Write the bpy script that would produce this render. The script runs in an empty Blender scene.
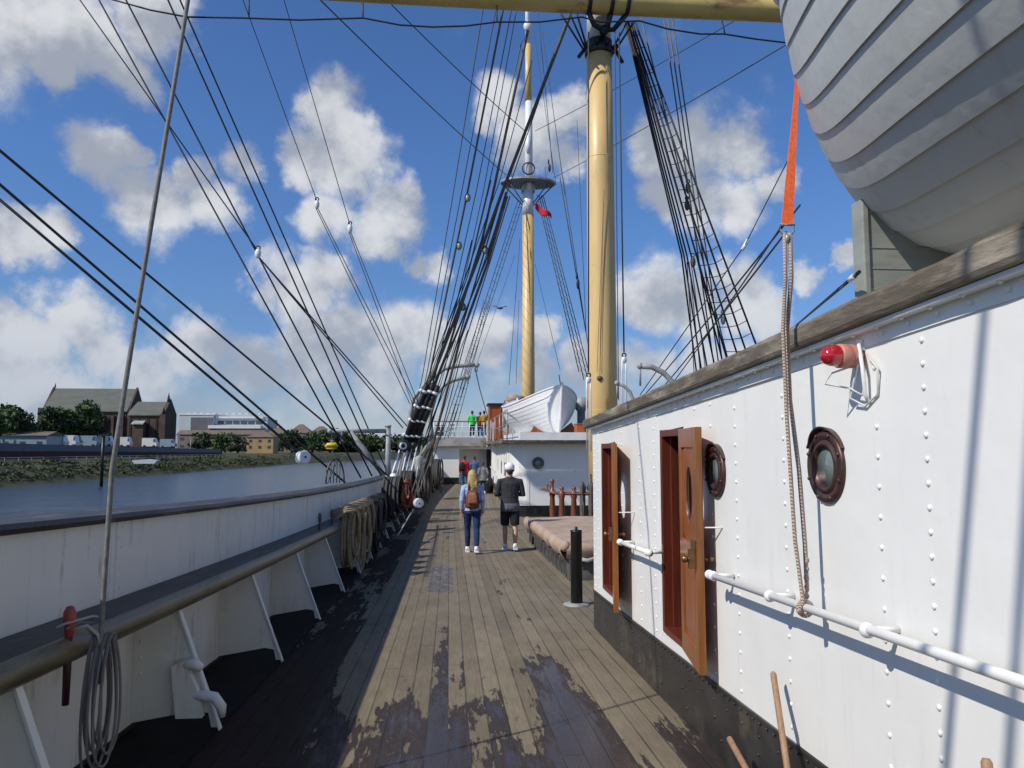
import bpy, bmesh, math, random
from math import sin, cos, tan, pi, radians, sqrt, atan2, floor, exp
from mathutils import Vector, Matrix
random.seed(11)
SC = bpy.context.scene
COL = SC.collection
# ------------------------------------------------------------------ camera and the ship's sheer
FOC = 760.0; YAW = radians(4.66); PIT = radians(5.0); EYE = 1.55
R_ = Vector((cos(YAW), -sin(YAW), 0)); F_ = Vector((sin(YAW)*cos(PIT), cos(YAW)*cos(PIT), sin(PIT)))
U_ = R_.cross(F_)
def ray(px, py): return F_ + R_*((px-512)/FOC) + U_*((384-py)/FOC)
def atY(px, py, Y):
    d = ray(px, py); t = Y/d.y; return Vector((d.x*t, Y, EYE+d.z*t))
def atX(px, py, X):
    d = ray(px, py); t = X/d.x; return Vector((X, d.y*t, EYE+d.z*t))
def dk(y): return -.048*y + .0009*y*y          # the deck's sheer
cam = bpy.data.cameras.new('camera'); co = bpy.data.objects.new('camera', cam); COL.objects.link(co)
cam.sensor_width = 36; cam.lens = FOC/1024*36; cam.clip_start = .05; cam.clip_end = 6000
co.matrix_world = Matrix(((R_.x, U_.x, -F_.x, 0), (R_.y, U_.y, -F_.y, 0), (R_.z, U_.z, -F_.z, EYE), (0, 0, 0, 1)))
SC.camera = co
SC.view_settings.view_transform = 'Standard'; SC.view_settings.look = 'None'
SC.view_settings.exposure = 0.0; SC.view_settings.gamma = 1; SC.view_settings.use_curve_mapping = False

# ------------------------------------------------------------------ mesh builder
def arb(d):
    return Vector((0, 0, 1)) if abs(d.z) < .9 else Vector((1, 0, 0))
class MB:
    def __init__(s): s.v = []; s.f = []; s.sm = []
    def add(s, vs, fs, smooth=False):
        o = len(s.v); s.v += [Vector(v) for v in vs]
        for f in fs: s.f.append([o+i for i in f]); s.sm.append(smooth)
        return s
    def box(s, x0, x1, y0, y1, z0, z1):
        return s.hexa([(x0,y0,z0),(x1,y0,z0),(x1,y1,z0),(x0,y1,z0),(x0,y0,z1),(x1,y0,z1),(x1,y1,z1),(x0,y1,z1)])
    def hexa(s, p):
        return s.add(p, [(3,2,1,0),(4,5,6,7),(0,1,5,4),(1,2,6,5),(2,3,7,6),(3,0,4,7)])
    def obox(s, c, ax, ay, az):
        c = Vector(c); ax = Vector(ax); ay = Vector(ay); az = Vector(az)
        return s.hexa([c-ax-ay-az, c+ax-ay-az, c+ax+ay-az, c-ax+ay-az, c-ax-ay+az, c+ax-ay+az, c+ax+ay+az, c-ax+ay+az])
    def prism(s, poly, off):
        n = len(poly); off = Vector(off); a = [Vector(p) for p in poly]
        return s.add(a+[p+off for p in a], [tuple(range(n))[::-1], tuple(range(n, 2*n))]+[(i, (i+1) % n, n+(i+1) % n, n+i) for i in range(n)])
    def tube(s, pts, r, n=8, closed=False, smooth=True, cap=True, ref=None, flat=1.0):
        P = [Vector(p) for p in pts]; m = len(P)
        if not hasattr(r, '__len__'): r = [r]*m
        vs = []; up = None
        for i in range(m):
            a = P[(i-1) % m] if (closed or i > 0) else P[i]; b = P[(i+1) % m] if (closed or i < m-1) else P[i]
            d = (b-a)
            d = d.normalized() if d.length > 1e-9 else Vector((0, 0, 1))
            if ref is not None: up = Vector(ref)
            elif up is None: up = arb(d)
            x = up.cross(d)
            if x.length < 1e-6: x = arb(d).cross(d)
            x.normalize(); y = d.cross(x).normalized()
            if ref is None: up = y
            rr = r[i]
            rx, ry = (rr if hasattr(rr, '__len__') else (rr, rr*flat))
            for k in range(n):
                t = 2*pi*k/n; vs.append(P[i]+x*(cos(t)*rx)+y*(sin(t)*ry))
        fs = []
        for i in range(m if closed else m-1):
            for k in range(n):
                k2 = (k+1) % n; j = (i+1) % m
                fs.append((i*n+k, i*n+k2, j*n+k2, j*n+k))
        s.add(vs, fs, smooth)
        if cap and not closed:
            o = len(s.v)-len(vs)
            s.f.append([o+k for k in range(n)][::-1]); s.sm.append(False)
            s.f.append([o+(m-1)*n+k for k in range(n)]); s.sm.append(False)
        return s
    def lathe(s, prof, c=(0, 0, 0), axis=(0, 0, 1), n=16, smooth=True):
        c = Vector(c); a = Vector(axis).normalized(); x = arb(a).cross(a).normalized(); y = a.cross(x)
        vs = [c+a*z+(x*cos(2*pi*k/n)+y*sin(2*pi*k/n))*max(r, 1e-4) for r, z in prof for k in range(n)]
        m = len(prof)
        fs = [(i*n+k, i*n+(k+1) % n, (i+1)*n+(k+1) % n, (i+1)*n+k) for i in range(m-1) for k in range(n)]
        fs += [tuple(range(n))[::-1], tuple((m-1)*n+k for k in range(n))]
        return s.add(vs, fs, smooth)
    def ball(s, c, r, n=12, m=7, sq=(1, 1, 1)):
        c = Vector(c); vs = []
        for i in range(m+1):
            t = pi*i/m
            for k in range(n):
                a = 2*pi*k/n; vs.append(c+Vector((sin(t)*cos(a)*r*sq[0], sin(t)*sin(a)*r*sq[1], cos(t)*r*sq[2])))
        fs = [(i*n+k, (i+1)*n+k, (i+1)*n+(k+1) % n, i*n+(k+1) % n) for i in range(m) for k in range(n)]
        return s.add(vs, fs, True)
    def torus(s, c, R, r, axis=(0, 0, 1), n=28, m=8, sq=1.0):
        c = Vector(c); a = Vector(axis).normalized(); x = arb(a).cross(a).normalized(); y = a.cross(x)
        return s.tube([c+x*cos(2*pi*k/n)*R+y*sin(2*pi*k/n)*R*sq for k in range(n)], r, m, closed=True)
    def sweep(s, prof, ys, xo=None, cap=True, smooth=False):
        n = len(prof); vs = []
        for y in ys:
            dx = xo(y) if xo else 0
            for (x, h) in prof: vs.append((x+dx, y, dk(y)+h))
        m = len(ys)
        fs = [(i*n+k, (i+1)*n+k, (i+1)*n+(k+1) % n, i*n+(k+1) % n) for i in range(m-1) for k in range(n)]
        if cap: fs += [tuple(range(n)), tuple((m-1)*n+k for k in range(n))[::-1]]
        return s.add(vs, fs, smooth)
    def rect(s, x0, x1, h0, h1, ys, xo=None):
        return s.sweep([(x0, h0), (x1, h0), (x1, h1), (x0, h1)], ys, xo)
def yr(a, b, st=1.0):
    n = max(1, int(round((b-a)/st))); return [a+(b-a)*i/n for i in range(n+1)]
BASE = {}
def build(name, mb, mat, parent=None, bevel=0, remesh=0, sub=0, origin=None):
    if parent is not None: base = BASE[parent.name]
    elif origin is not None: base = Vector(origin)
    else:
        xs = [v.x for v in mb.v]; ys = [v.y for v in mb.v]; zs = [v.z for v in mb.v]
        base = Vector(((min(xs)+max(xs))/2, (min(ys)+max(ys))/2, min(zs)))
    me = bpy.data.meshes.new(name)
    me.from_pydata([tuple(v-base) for v in mb.v], [], mb.f)
    for p, sm in zip(me.polygons, mb.sm): p.use_smooth = sm
    bm = bmesh.new(); bm.from_mesh(me); bmesh.ops.recalc_face_normals(bm, faces=bm.faces); bm.to_mesh(me); bm.free()
    me.materials.append(mat)
    o = bpy.data.objects.new(name, me); COL.objects.link(o)
    if parent is not None: o.parent = parent
    else: o.location = base
    BASE[o.name] = base
    if remesh:
        m = o.modifiers.new('r', 'REMESH'); m.mode = 'VOXEL'; m.voxel_size = remesh; m.use_smooth_shade = True
        m = o.modifiers.new('s', 'SMOOTH'); m.iterations = 3; m.factor = .5
    if bevel:
        m = o.modifiers.new('b', 'BEVEL'); m.width = bevel; m.segments = 2; m.limit_method = 'ANGLE'; m.angle_limit = radians(40)
    return o
def tag(o, label, cat, group=None):
    o['label'] = label; o['category'] = cat
    if group: o['group'] = group
    return o
def thing(name, label, cat, base, group=None):
    o = bpy.data.objects.new(name, None); COL.objects.link(o); o.location = base; o.empty_display_size = .2
    BASE[o.name] = Vector(base); return tag(o, label, cat, group)
def struct(name, mb, mat, kind='structure'):
    o = build(name, mb, mat, origin=(0, 0, 0)); o['kind'] = kind; return o
def copy_tree(o, parent=None):
    c = o.copy(); COL.objects.link(c); c.parent = parent
    for ch in list(o.children): copy_tree(ch, c)
    return c

# ------------------------------------------------------------------ materials
def new_mat(name):
    m = bpy.data.materials.new(name); m.use_nodes = True; nt = m.node_tree
    return m, nt, nt.nodes['Principled BSDF']
class N:
    """terse node helper"""
    def __init__(s, nt): s.nt = nt
    def n(s, t, **k):
        x = s.nt.nodes.new(t)
        for a, b in k.items(): setattr(x, a, b)
        return x
    def put(s, sock, v):
        if isinstance(v, bpy.types.NodeSocket): s.nt.links.new(v, sock)
        elif v is not None: sock.default_value = v
    def m(s, op, a, b=None, c=None, clamp=False):
        x = s.n('ShaderNodeMath', operation=op, use_clamp=clamp); s.put(x.inputs[0], a); s.put(x.inputs[1], b)
        if c is not None: s.put(x.inputs[2], c)
        return x.outputs[0]
    def vm(s, op, a, b=None):
        x = s.n('ShaderNodeVectorMath', operation=op); s.put(x.inputs[0], a); s.put(x.inputs[1], b)
        return x.outputs['Value'] if op in ('DISTANCE', 'LENGTH', 'DOT_PRODUCT') else x.outputs[0]
    def ramp(s, v, a, b, c=0.0, d=1.0, smooth=True):
        x = s.n('ShaderNodeMapRange'); x.interpolation_type = 'SMOOTHSTEP' if smooth else 'LINEAR'; x.clamp = True
        s.put(x.inputs[0], v); s.put(x.inputs[1], a); s.put(x.inputs[2], b); s.put(x.inputs[3], c); s.put(x.inputs[4], d); return x.outputs[0]
    def mix(s, f, a, b, mode='MIX'):
        x = s.n('ShaderNodeMix', data_type='RGBA', blend_type=mode); s.put(x.inputs[0], f)
        s.put(x.inputs[6], (*a, 1) if isinstance(a, tuple) and len(a) == 3 else a); s.put(x.inputs[7], (*b, 1) if isinstance(b, tuple) and len(b) == 3 else b)
        return x.outputs[2]
    def noise(s, vec, scale, detail=4, rough=.55, out='Fac'):
        x = s.n('ShaderNodeTexNoise'); s.put(x.inputs['Vector'], vec); x.inputs['Scale'].default_value = scale
        x.inputs['Detail'].default_value = detail; x.inputs['Roughness'].default_value = rough
        return x.outputs[out]
    def map(s, vec, scale=(1, 1, 1), loc=(0, 0, 0)):
        x = s.n('ShaderNodeMapping'); s.put(x.inputs[0], vec); x.inputs[1].default_value = loc; x.inputs[3].default_value = scale; return x.outputs[0]
    def bump(s, h, dist, strength=1.0):
        x = s.n('ShaderNodeBump'); s.put(x.inputs['Height'], h); x.inputs['Distance'].default_value = dist; x.inputs['Strength'].default_value = strength; return x.outputs[0]
def obj_coord(g): return g.n('ShaderNodeTexCoord').outputs['Object']
def basic(name, col, rough=.6, var=.2, scale=6, bump=0.0, metal=0.0, stretch=(1, 1, 1), col2=None, amt=.5, coat=0.0, bscale=None, spec=.5):
    m, nt, b = new_mat(name); g = N(nt); oc = g.map(obj_coord(g), stretch)
    nz = g.noise(oc, scale, 6, .6)
    lo = tuple(c*(1-var) for c in col); hi = tuple(min(1, c*(1+var)) for c in col)
    c = g.mix(g.ramp(nz, .3, .7), lo, hi)
    if col2 is not None:
        n2 = g.noise(oc, scale*.45+.3, 8, .68); c = g.mix(g.ramp(n2, .62-amt*.3, .72-amt*.2), c, col2)
    g.put(b.inputs['Base Color'], c)
    g.put(b.inputs['Roughness'], g.ramp(nz, .2, .8, max(0, rough-.08), min(1, rough+.08)))
    b.inputs['Metallic'].default_value = metal; b.inputs['Coat Weight'].default_value = coat
    b.inputs['Specular IOR Level'].default_value = spec
    if bump: g.put(b.inputs['Normal'], g.bump(g.noise(oc, bscale or scale*3, 5, .6), bump))
    return m
def white_paint(name, col=(.78, .79, .79), grime=(.42, .40, .36), amt=.5, rough=.38, streak=True, bump=.0015):
    m, nt, b = new_mat(name); g = N(nt); oc = obj_coord(g)
    big = g.noise(oc, 1.3, 5, .6)
    c = g.mix(g.ramp(big, .3, .75), tuple(x*.94 for x in col), col)
    st = g.noise(g.map(oc, (7, 7, .5)), 2.0, 6, .65); sp = g.noise(oc, 5, 7, .7)
    f = g.m('MULTIPLY', g.ramp(st, .50, .72), g.ramp(sp, .40, .65)); f = g.m('MULTIPLY', f, amt)
    c = g.mix(f, c, grime)
    chips = g.ramp(g.noise(oc, 23, 5, .7), .73, .76); c = g.mix(g.m('MULTIPLY', chips, amt*.8), c, (.20, .13, .09))
    g.put(b.inputs['Base Color'], c); g.put(b.inputs['Roughness'], g.ramp(sp, .2, .8, rough-.06, rough+.12))
    g.put(b.inputs['Normal'], g.bump(g.m('ADD', g.m('MULTIPLY', g.noise(oc, 2.6, 3), 4.0), g.m('MULTIPLY', g.noise(oc, 30, 4), .35)), bump))
    return m
def wood(name, a, b_, rough=.4, grain=(14, 14, 1.0), coat=0.0, bump=.001):
    m, nt, b = new_mat(name); g = N(nt); oc = g.map(obj_coord(g), grain)
    nz = g.noise(oc, 2.2, 8, .65); fine = g.noise(g.map(oc, (3, 3, 1)), 6, 4, .6)
    f = g.m('ADD', g.m('MULTIPLY', nz, .7), g.m('MULTIPLY', fine, .3))
    g.put(b.inputs['Base Color'], g.mix(g.ramp(f, .35, .65), a, b_)); b.inputs['Roughness'].default_value = rough
    b.inputs['Coat Weight'].default_value = coat; b.inputs['Coat Roughness'].default_value = .15
    g.put(b.inputs['Normal'], g.bump(f, bump)); return m
M = {}
M['waterway_black'] = basic('waterway_black', (.006, .0055, .005), .75, .4, 6, .002, col2=(.02, .016, .012), amt=.25, spec=.15)
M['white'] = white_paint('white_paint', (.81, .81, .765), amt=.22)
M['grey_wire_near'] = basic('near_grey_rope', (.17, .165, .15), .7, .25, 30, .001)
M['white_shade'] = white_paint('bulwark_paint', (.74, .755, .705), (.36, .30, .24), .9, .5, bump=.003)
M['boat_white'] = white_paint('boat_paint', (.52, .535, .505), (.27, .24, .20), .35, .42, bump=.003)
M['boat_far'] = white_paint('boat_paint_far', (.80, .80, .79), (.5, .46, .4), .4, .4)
M['strip'] = basic('black_band_paint', (.030, .028, .027), .38, .35, 5, .002, col2=(.075, .062, .05), amt=.25)
M['black'] = basic('black_paint', (.010, .010, .011), .4, .4, 8, .001, col2=(.03, .027, .025), amt=.3)
M['black_tar'] = basic('tarred_rigging', (.014, .013, .014), .6, .3, 20)
M['line_dark'] = basic('dark_line', (.042, .040, .036), .65, .3, 20)
M['line_grey'] = basic('grey_wire', (.10, .095, .085), .5, .3, 12)
M['line_brown'] = basic('brown_rigging', (.105, .090, .070), .7, .3, 10)
M['iron'] = basic('galvanised_iron', (.34, .35, .35), .45, .2, 20, .001, metal=.3)
M['grey_paint'] = basic('grey_paint', (.30, .32, .31), .5, .15, 4, .001, col2=(.18, .17, .15), amt=.3)
M['chock'] = basic('chock_paint', (.27, .29, .26), .6, .12, 3, .002, col2=(.25, .25, .2), amt=.2, stretch=(1, 1, 4))
M['buff'] = basic('buff_paint', (.66, .465, .195), .42, .07, 2.0, .002, stretch=(1, 1, .3), col2=(.45, .31, .14), amt=.15)
M['buff_yard'] = basic('buff_yard_paint', (.60, .45, .15), .42, .12, 1.5, .002, stretch=(.4, 1, 1), col2=(.25, .13, .05), amt=.25)
M['capwood'] = basic('weathered_teak', (.27, .235, .18), .85, .3, 7, .007, stretch=(2.5, .5, 2.5), col2=(.11, .09, .065), amt=.9, bscale=14)
M['railwood'] = basic('oiled_rail_wood', (.125, .108, .055), .38, .35, 5, .002, stretch=(3, .5, 3), col2=(.05, .045, .02), amt=.3)
M['mainrail'] = basic('dark_rail_paint', (.018, .019, .023), .5, .5, 6, .004, stretch=(2, .6, 2), col2=(.10, .09, .085), amt=.35)
M['door'] = wood('varnished_teak', (.22, .055, .010), (.36, .10, .020), .3, coat=.5)
M['door_edge'] = wood('varnished_stile', (.17, .055, .010), (.30, .11, .022), .3, coat=.5)
M['frame'] = wood('mahogany_frame', (.09, .016, .008), (.15, .032, .015), .35, coat=.3)
M['fife'] = wood('turned_mahogany', (.13, .035, .016), (.24, .085, .04), .4, coat=.3)
M['teakbox'] = wood('teak_house', (.32, .07, .018), (.42, .12, .03), .4)
M['pole'] = wood('ash_handle', (.24, .13, .07), (.36, .22, .12), .6)
M['pin'] = basic('red_pin_paint', (.33, .055, .028), .45, .2, 10)
M['pin_shaft'] = basic('pin_shaft_paint', (.05, .012, .012), .5, .2, 10)
M['brass'] = basic('old_brass', (.25, .14, .06), .4, .3, 20, metal=.8)
M['bronze'] = basic('bronze_ring', (.075, .038, .034), .4, .3, 20, .001, metal=.4)
M['rope'] = None
M['orange'] = basic('orange_webbing', (.72, .12, .03), .75, .2, 30, .001, stretch=(4, 4, 1))
M['tarp'] = basic('tan_tarpaulin', (.40, .30, .22), .8, .15, 3, .01, col2=(.30, .21, .15), amt=.4)
M['coaming'] = basic('coaming_grey', (.10, .095, .09), .6, .3, 5, .002)
M['redlens'] = basic('red_lens', (.45, .01, .02), .15, .1, 5, coat=1)
M['pinkbody'] = basic('beacon_body', (.52, .22, .16), .5, .08, 10)
M['cable'] = basic('white_cable', (.6, .6, .58), .5, .05, 10)
M['hose'] = basic('red_hose', (.27, .045, .022), .5, .35, 9)
M['yellow'] = basic('yellow_float', (.65, .42, .03), .5, .1, 10)
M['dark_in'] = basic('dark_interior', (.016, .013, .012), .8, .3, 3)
M['deckpaint'] = basic('grey_deck_edge', (.36, .35, .33), .7, .15, 2, .003, col2=(.2, .17, .13), amt=.4)
M['whitepost'] = basic('white_metal', (.74, .75, .75), .4, .05, 5)
def glass_mat():
    m, nt, b = new_mat('port_glass'); g = N(nt); oc = obj_coord(g)
    g.put(b.inputs['Base Color'], g.mix(g.noise(oc, 12, 2), (.10, .14, .13), (.22, .28, .26)))
    b.inputs['Roughness'].default_value = .06; b.inputs['Coat Weight'].default_value = .6; b.inputs['Coat Roughness'].default_value = .02
    return m
M['glass'] = glass_mat()
def rope_mat(name, a, b_, sc=60):
    m, nt, b = new_mat(name); g = N(nt); oc = obj_coord(g)
    w = g.n('ShaderNodeTexWave', wave_type='BANDS', bands_direction='DIAGONAL'); g.put(w.inputs['Vector'], oc); w.inputs['Scale'].default_value = sc; w.inputs['Distortion'].default_value = 1.5
    g.put(b.inputs['Base Color'], g.mix(g.m('MULTIPLY', w.outputs['Fac'], g.noise(oc, 9, 3)), a, b_)); b.inputs['Roughness'].default_value = .85
    g.put(b.inputs['Normal'], g.bump(w.outputs['Fac'], .004)); return m
M['rope'] = rope_mat('manila_rope', (.20, .14, .07), (.90, .70, .42), 22)
M['rope_new'] = rope_mat('laid_rope', (.34, .26, .21), (.72, .58, .47), 45)
M['rope_grey'] = rope_mat('grey_rope', (.22, .21, .19), (.55, .52, .48), 70)
M['rope_white'] = rope_mat('white_rope', (.5, .5, .46), (.8, .8, .75), 70)
def cloth(name, col, var=.12): return basic(name, col, .9, max(var, .22), 9, .03, bscale=9)
for k, c in dict(c_denim=(.012, .030, .105), c_lightdenim=(.33, .42, .62), c_charcoal=(.030, .031, .035), c_blackcloth=(.008, .008, .010), c_hem=(.09, .10, .12),
                 c_red=(.50, .02, .03), c_blue=(.06, .12, .24), c_grey=(.22, .22, .22), c_green=(.03, .62, .10), c_mustard=(.42, .24, .03), c_maroon=(.12, .02, .03),
                 c_white=(.75, .75, .77), c_leather=(.15, .050, .026), c_leather2=(.30, .12, .055), c_bluejean=(.05, .10, .22), c_navy=(.015, .02, .05)).items(): M[k] = cloth(k, c)
M['skin'] = basic('skin', (.50, .27, .18), .55, .08, 8)
M['blonde'] = basic('blonde_hair', (.50, .34, .12), .6, .35, 30, .004, stretch=(6, 6, .6))
M['darkhair'] = basic('dark_hair', (.018, .012, .010), .6, .3, 30, .003, stretch=(6, 6, .6))

def deck_mat():
    m, nt, b = new_mat('deck_planks'); g = N(nt); oc = obj_coord(g)
    sep = g.n('ShaderNodeSeparateXYZ'); g.put(sep.inputs[0], oc); X, Y = sep.outputs[0], sep.outputs[1]
    # planks follow the ship's side, which draws in towards the far end
    Xs = g.m('SUBTRACT', X, g.m('MULTIPLY', g.m('POWER', g.m('MAXIMUM', g.m('SUBTRACT', Y, 22.0), 0.0), 2.0), .0022))
    q = g.m('DIVIDE', Xs, .132); idx = g.m('FLOOR', q); fr = g.m('FRACT', q)
    wn = g.n('ShaderNodeTexWhiteNoise', noise_dimensions='1D'); g.put(wn.inputs['W'], idx); rnd = wn.outputs['Value']
    wn2 = g.n('ShaderNodeTexWhiteNoise', noise_dimensions='1D'); g.put(wn2.inputs['W'], g.m('ADD', idx, 37.3)); rnd2 = wn2.outputs['Value']
    ed = g.m('ABSOLUTE', g.m('SUBTRACT', fr, .5))
    seam = g.ramp(ed, .445, .475)
    yy = g.m('ADD', Y, g.m('MULTIPLY', rnd2, 6.0)); byf = g.m('FRACT', g.m('DIVIDE', yy, 6.0))
    butt = g.ramp(g.m('ABSOLUTE', g.m('SUBTRACT', byf, .5)), .0009, .0016, 1, 0)
    grain = g.noise(g.map(oc, (26, 1.1, 1)), 3, 8, .7); blot = g.noise(g.map(oc, (2.2, .9, 1)), 1.6, 7, .65)
    tone = g.m('ADD', g.m('MULTIPLY', rnd, .12), g.m('ADD', g.m('MULTIPLY', grain, .5), g.m('MULTIPLY', blot, .42)))
    dry = g.mix(g.ramp(tone, .3, .85), (.120, .098, .063), (.282, .236, .158))
    foot = g.ramp(g.noise(g.map(oc, (3, 1.3, 1)), 7, 8, .75), .64, .74); dry = g.mix(g.m('MULTIPLY', foot, .6), dry, (.075, .055, .042))
    # wet / worn dark coating, worst near the camera; by the bulwark its shade is painted in too
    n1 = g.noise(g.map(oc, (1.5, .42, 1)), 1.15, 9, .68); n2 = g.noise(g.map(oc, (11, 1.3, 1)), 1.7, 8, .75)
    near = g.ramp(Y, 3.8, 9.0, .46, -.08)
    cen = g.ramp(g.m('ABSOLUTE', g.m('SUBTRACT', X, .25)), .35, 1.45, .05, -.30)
    side = g.ramp(X, -1.25, -.5, .75, 0)  # deepens the bulwark's shadow band in the plank colour, on top of the damp
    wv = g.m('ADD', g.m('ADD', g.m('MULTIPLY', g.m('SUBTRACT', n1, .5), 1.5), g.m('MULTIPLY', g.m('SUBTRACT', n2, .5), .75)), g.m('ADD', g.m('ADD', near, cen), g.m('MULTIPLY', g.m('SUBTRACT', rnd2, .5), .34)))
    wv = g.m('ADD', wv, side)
    wet = g.ramp(wv, .235, .275)  # wet coating plus the painted shade along the bulwark
    wet_shade_col = g.mix(g.noise(g.map(oc, (8, 2, 1)), 3, 6, .7), (.018, .011, .007), (.054, .038, .032))
    col = g.mix(wet, dry, wet_shade_col)
    patch = g.m('MULTIPLY', g.ramp(g.m('ABSOLUTE', g.m('SUBTRACT', X, -.12)), .17, .20, 1, 0), g.ramp(g.m('ABSOLUTE', g.m('SUBTRACT', Y, 12.3)), 1.45, 1.6, 1, 0))
    pc = g.mix(g.ramp(g.noise(oc, 9, 4, .8), .5, .62), (.085, .080, .078), (.24, .23, .22)); col = g.mix(g.m('MULTIPLY', patch, g.ramp(g.noise(oc, 5, 6, .8), .35, .5)), col, pc)
    dark = g.m('MULTIPLY', g.m('MAXIMUM', g.m('MULTIPLY', seam, .85), butt), g.ramp(blot, .3, .6, .95, .55))
    col = g.mix(dark, col, (.018, .015, .013))
    g.put(b.inputs['Base Color'], col)
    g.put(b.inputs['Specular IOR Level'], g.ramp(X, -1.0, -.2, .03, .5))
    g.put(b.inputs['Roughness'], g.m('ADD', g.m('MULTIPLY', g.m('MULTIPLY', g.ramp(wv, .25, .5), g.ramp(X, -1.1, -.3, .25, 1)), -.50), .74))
    h = g.m('ADD', g.m('MULTIPLY', dark, -1.0), g.m('MULTIPLY', grain, .3))
    g.put(b.inputs['Normal'], g.bump(h, .003)); return m
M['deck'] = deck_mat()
def water_mat():
    m, nt, b = new_mat('river_water'); g = N(nt); oc = obj_coord(g)
    g.put(b.inputs['Base Color'], g.mix(g.noise(oc, .05, 4), (.018, .042, .085), (.030, .058, .105))); b.inputs['Roughness'].default_value = .14
    h = g.m('ADD', g.noise(g.map(oc, (1, .5, 1)), 1.5, 6, .6), g.m('MULTIPLY', g.noise(oc, .2, 3), 2.0))
    g.put(b.inputs['Normal'], g.bump(h, .22)); return m
M['water'] = water_mat()
M['quay_ground'] = basic('dull_ground', (.10, .11, .07), .95, .3, .08, 0, col2=(.16, .15, .13), amt=.5)
M['bankgrass'] = basic('bank_grass', (.040, .052, .018), .95, .6, .35, .2, col2=(.07, .062, .028), amt=.5)
M['leaf'] = basic('tree_leaf', (.058, .095, .026), .8, .45, .5)
M['leaf_dark'] = basic('dark_leaf', (.032, .055, .018), .8, .45, .5)
M['leaf_yel'] = basic('olive_leaf', (.058, .072, .020), .8, .4, .5)
M['bark'] = basic('bark', (.08, .06, .045), .9, .2, 3)
M['redwall'] = basic('dark_red_brick', (.060, .028, .022), .9, .3, .8, 0, stretch=(1, 1, 4))
M['greypanel'] = basic('grey_panel', (.13, .13, .15), .7, .15, .5)
M['stone'] = basic('dark_sandstone', (.085, .058, .042), .95, .3, .4, .05)
M['slate'] = basic('slate_roof', (.115, .125, .105), .85, .18, .25, .02, stretch=(1, 1, 3))
M['cream_metal'] = basic('pale_cladding', (.50, .53, .53), .6, .06, .1)
M['white_roof'] = basic('white_roof', (.75, .76, .75), .5, .04, .1)
M['glass_band'] = basic('window_band', (.06, .08, .10), .3, .2, 1)
M['brown_roof'] = basic('brown_roof', (.16, .12, .09), .9, .15, .3)
M['buffbrick'] = basic('buff_brick', (.42, .28, .13), .9, .12, .5)
M['grey_house'] = basic('grey_house_wall', (.20, .17, .14), .9, .15, .4)
M['vanwhite'] = basic('van_white', (.72, .72, .70), .4, .05, 1)
M['vanblue'] = basic('van_blue', (.25, .33, .38), .4, .05, 1)
M['tyre'] = basic('tyre', (.02, .02, .02), .8, .2, 2)
M['ship_black'] = basic('hull_black', (.02, .02, .022), .5, .2, 1)

# ------------------------------------------------------------------ world: Nishita sky with cumulus, and one sun
SUNV = Vector((-1, -.52, 1.05)).normalized()
w = bpy.data.worlds.new('World'); SC.world = w; w.use_nodes = True; nt = w.node_tree; g = N(nt)
bg = nt.nodes['Background']; SKY = .085; bg.inputs[1].default_value = SKY
sk = g.n('ShaderNodeTexSky', sky_type='NISHITA'); sk.sun_disc = False; sk.sun_elevation = math.asin(SUNV.z); sk.sun_rotation = atan2(SUNV.x, SUNV.y) % (2*pi)
sk.air_density = 1.0; sk.dust_density = .25; sk.ozone_density = 3.5
gen = g.n('ShaderNodeTexCoord').outputs['Generated']; D = g.vm('NORMALIZE', gen)
sep = g.n('ShaderNodeSeparateXYZ'); g.put(sep.inputs[0], D); DZ = sep.outputs[2]
tint = g.mix(g.ramp(DZ, 0.0, .38), (.70, .84, 1.10), (.80, 1.10, 1.50)); blue = g.mix(1.0, sk.outputs[0], tint, 'MULTIPLY')
wc = g.vm('SUBTRACT', g.noise(D, 5.5, 7, .62, 'Color'), (.5, .5, .5)); warp = g.vm('ADD', D, g.vm('MULTIPLY', wc, (.17, .17, .15)))
blobs = [(30,-5,70),(75,45,55),(110,60,38),(20,50,60),(62,92,28),(150,0,50),(40,-90,90),(-60,40,90),
 (90,165,42),(140,195,50),(175,215,45),(215,210,45),(240,170,32),(120,150,30),(190,175,35),
 (330,115,42),(310,155,40),(350,165,55),(390,200,40),(330,215,45),(375,225,38),(345,130,40),
 (290,285,50),(315,270,32),(260,295,28),(25,248,32),(5,235,26),(425,258,30),(400,250,25),
 (75,315,38),(110,340,40),(30,340,40),(150,365,50),(200,350,40),(245,370,50),(300,350,55),(345,335,45),(400,330,50),(440,360,45),(370,380,55),(70,385,50),(10,380,45),(480,340,45),
 (500,110,45),(530,145,45),(560,130,32),(480,125,24),(555,175,30),
 (660,150,40),(700,150,48),(735,150,40),(700,200,48),(740,210,38),(665,190,35),(765,185,25),
 (650,290,46),(680,300,46),(630,300,34),(740,290,48),(770,305,38),(715,275,30),(640,360,34),(690,360,45),(745,355,35),(600,365,40),(555,330,24),(540,370,40),(820,280,26),(860,255,20)]
cov = None
for (px, py, rr) in blobs:
    c = ray(px, py).normalized(); ra = rr/FOC
    d = g.vm('DISTANCE', warp, tuple(c)); v = g.ramp(d, ra*.25, ra*1.15, 1, 0, smooth=True)
    cov = v if cov is None else g.m('MAXIMUM', cov, v)
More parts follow.
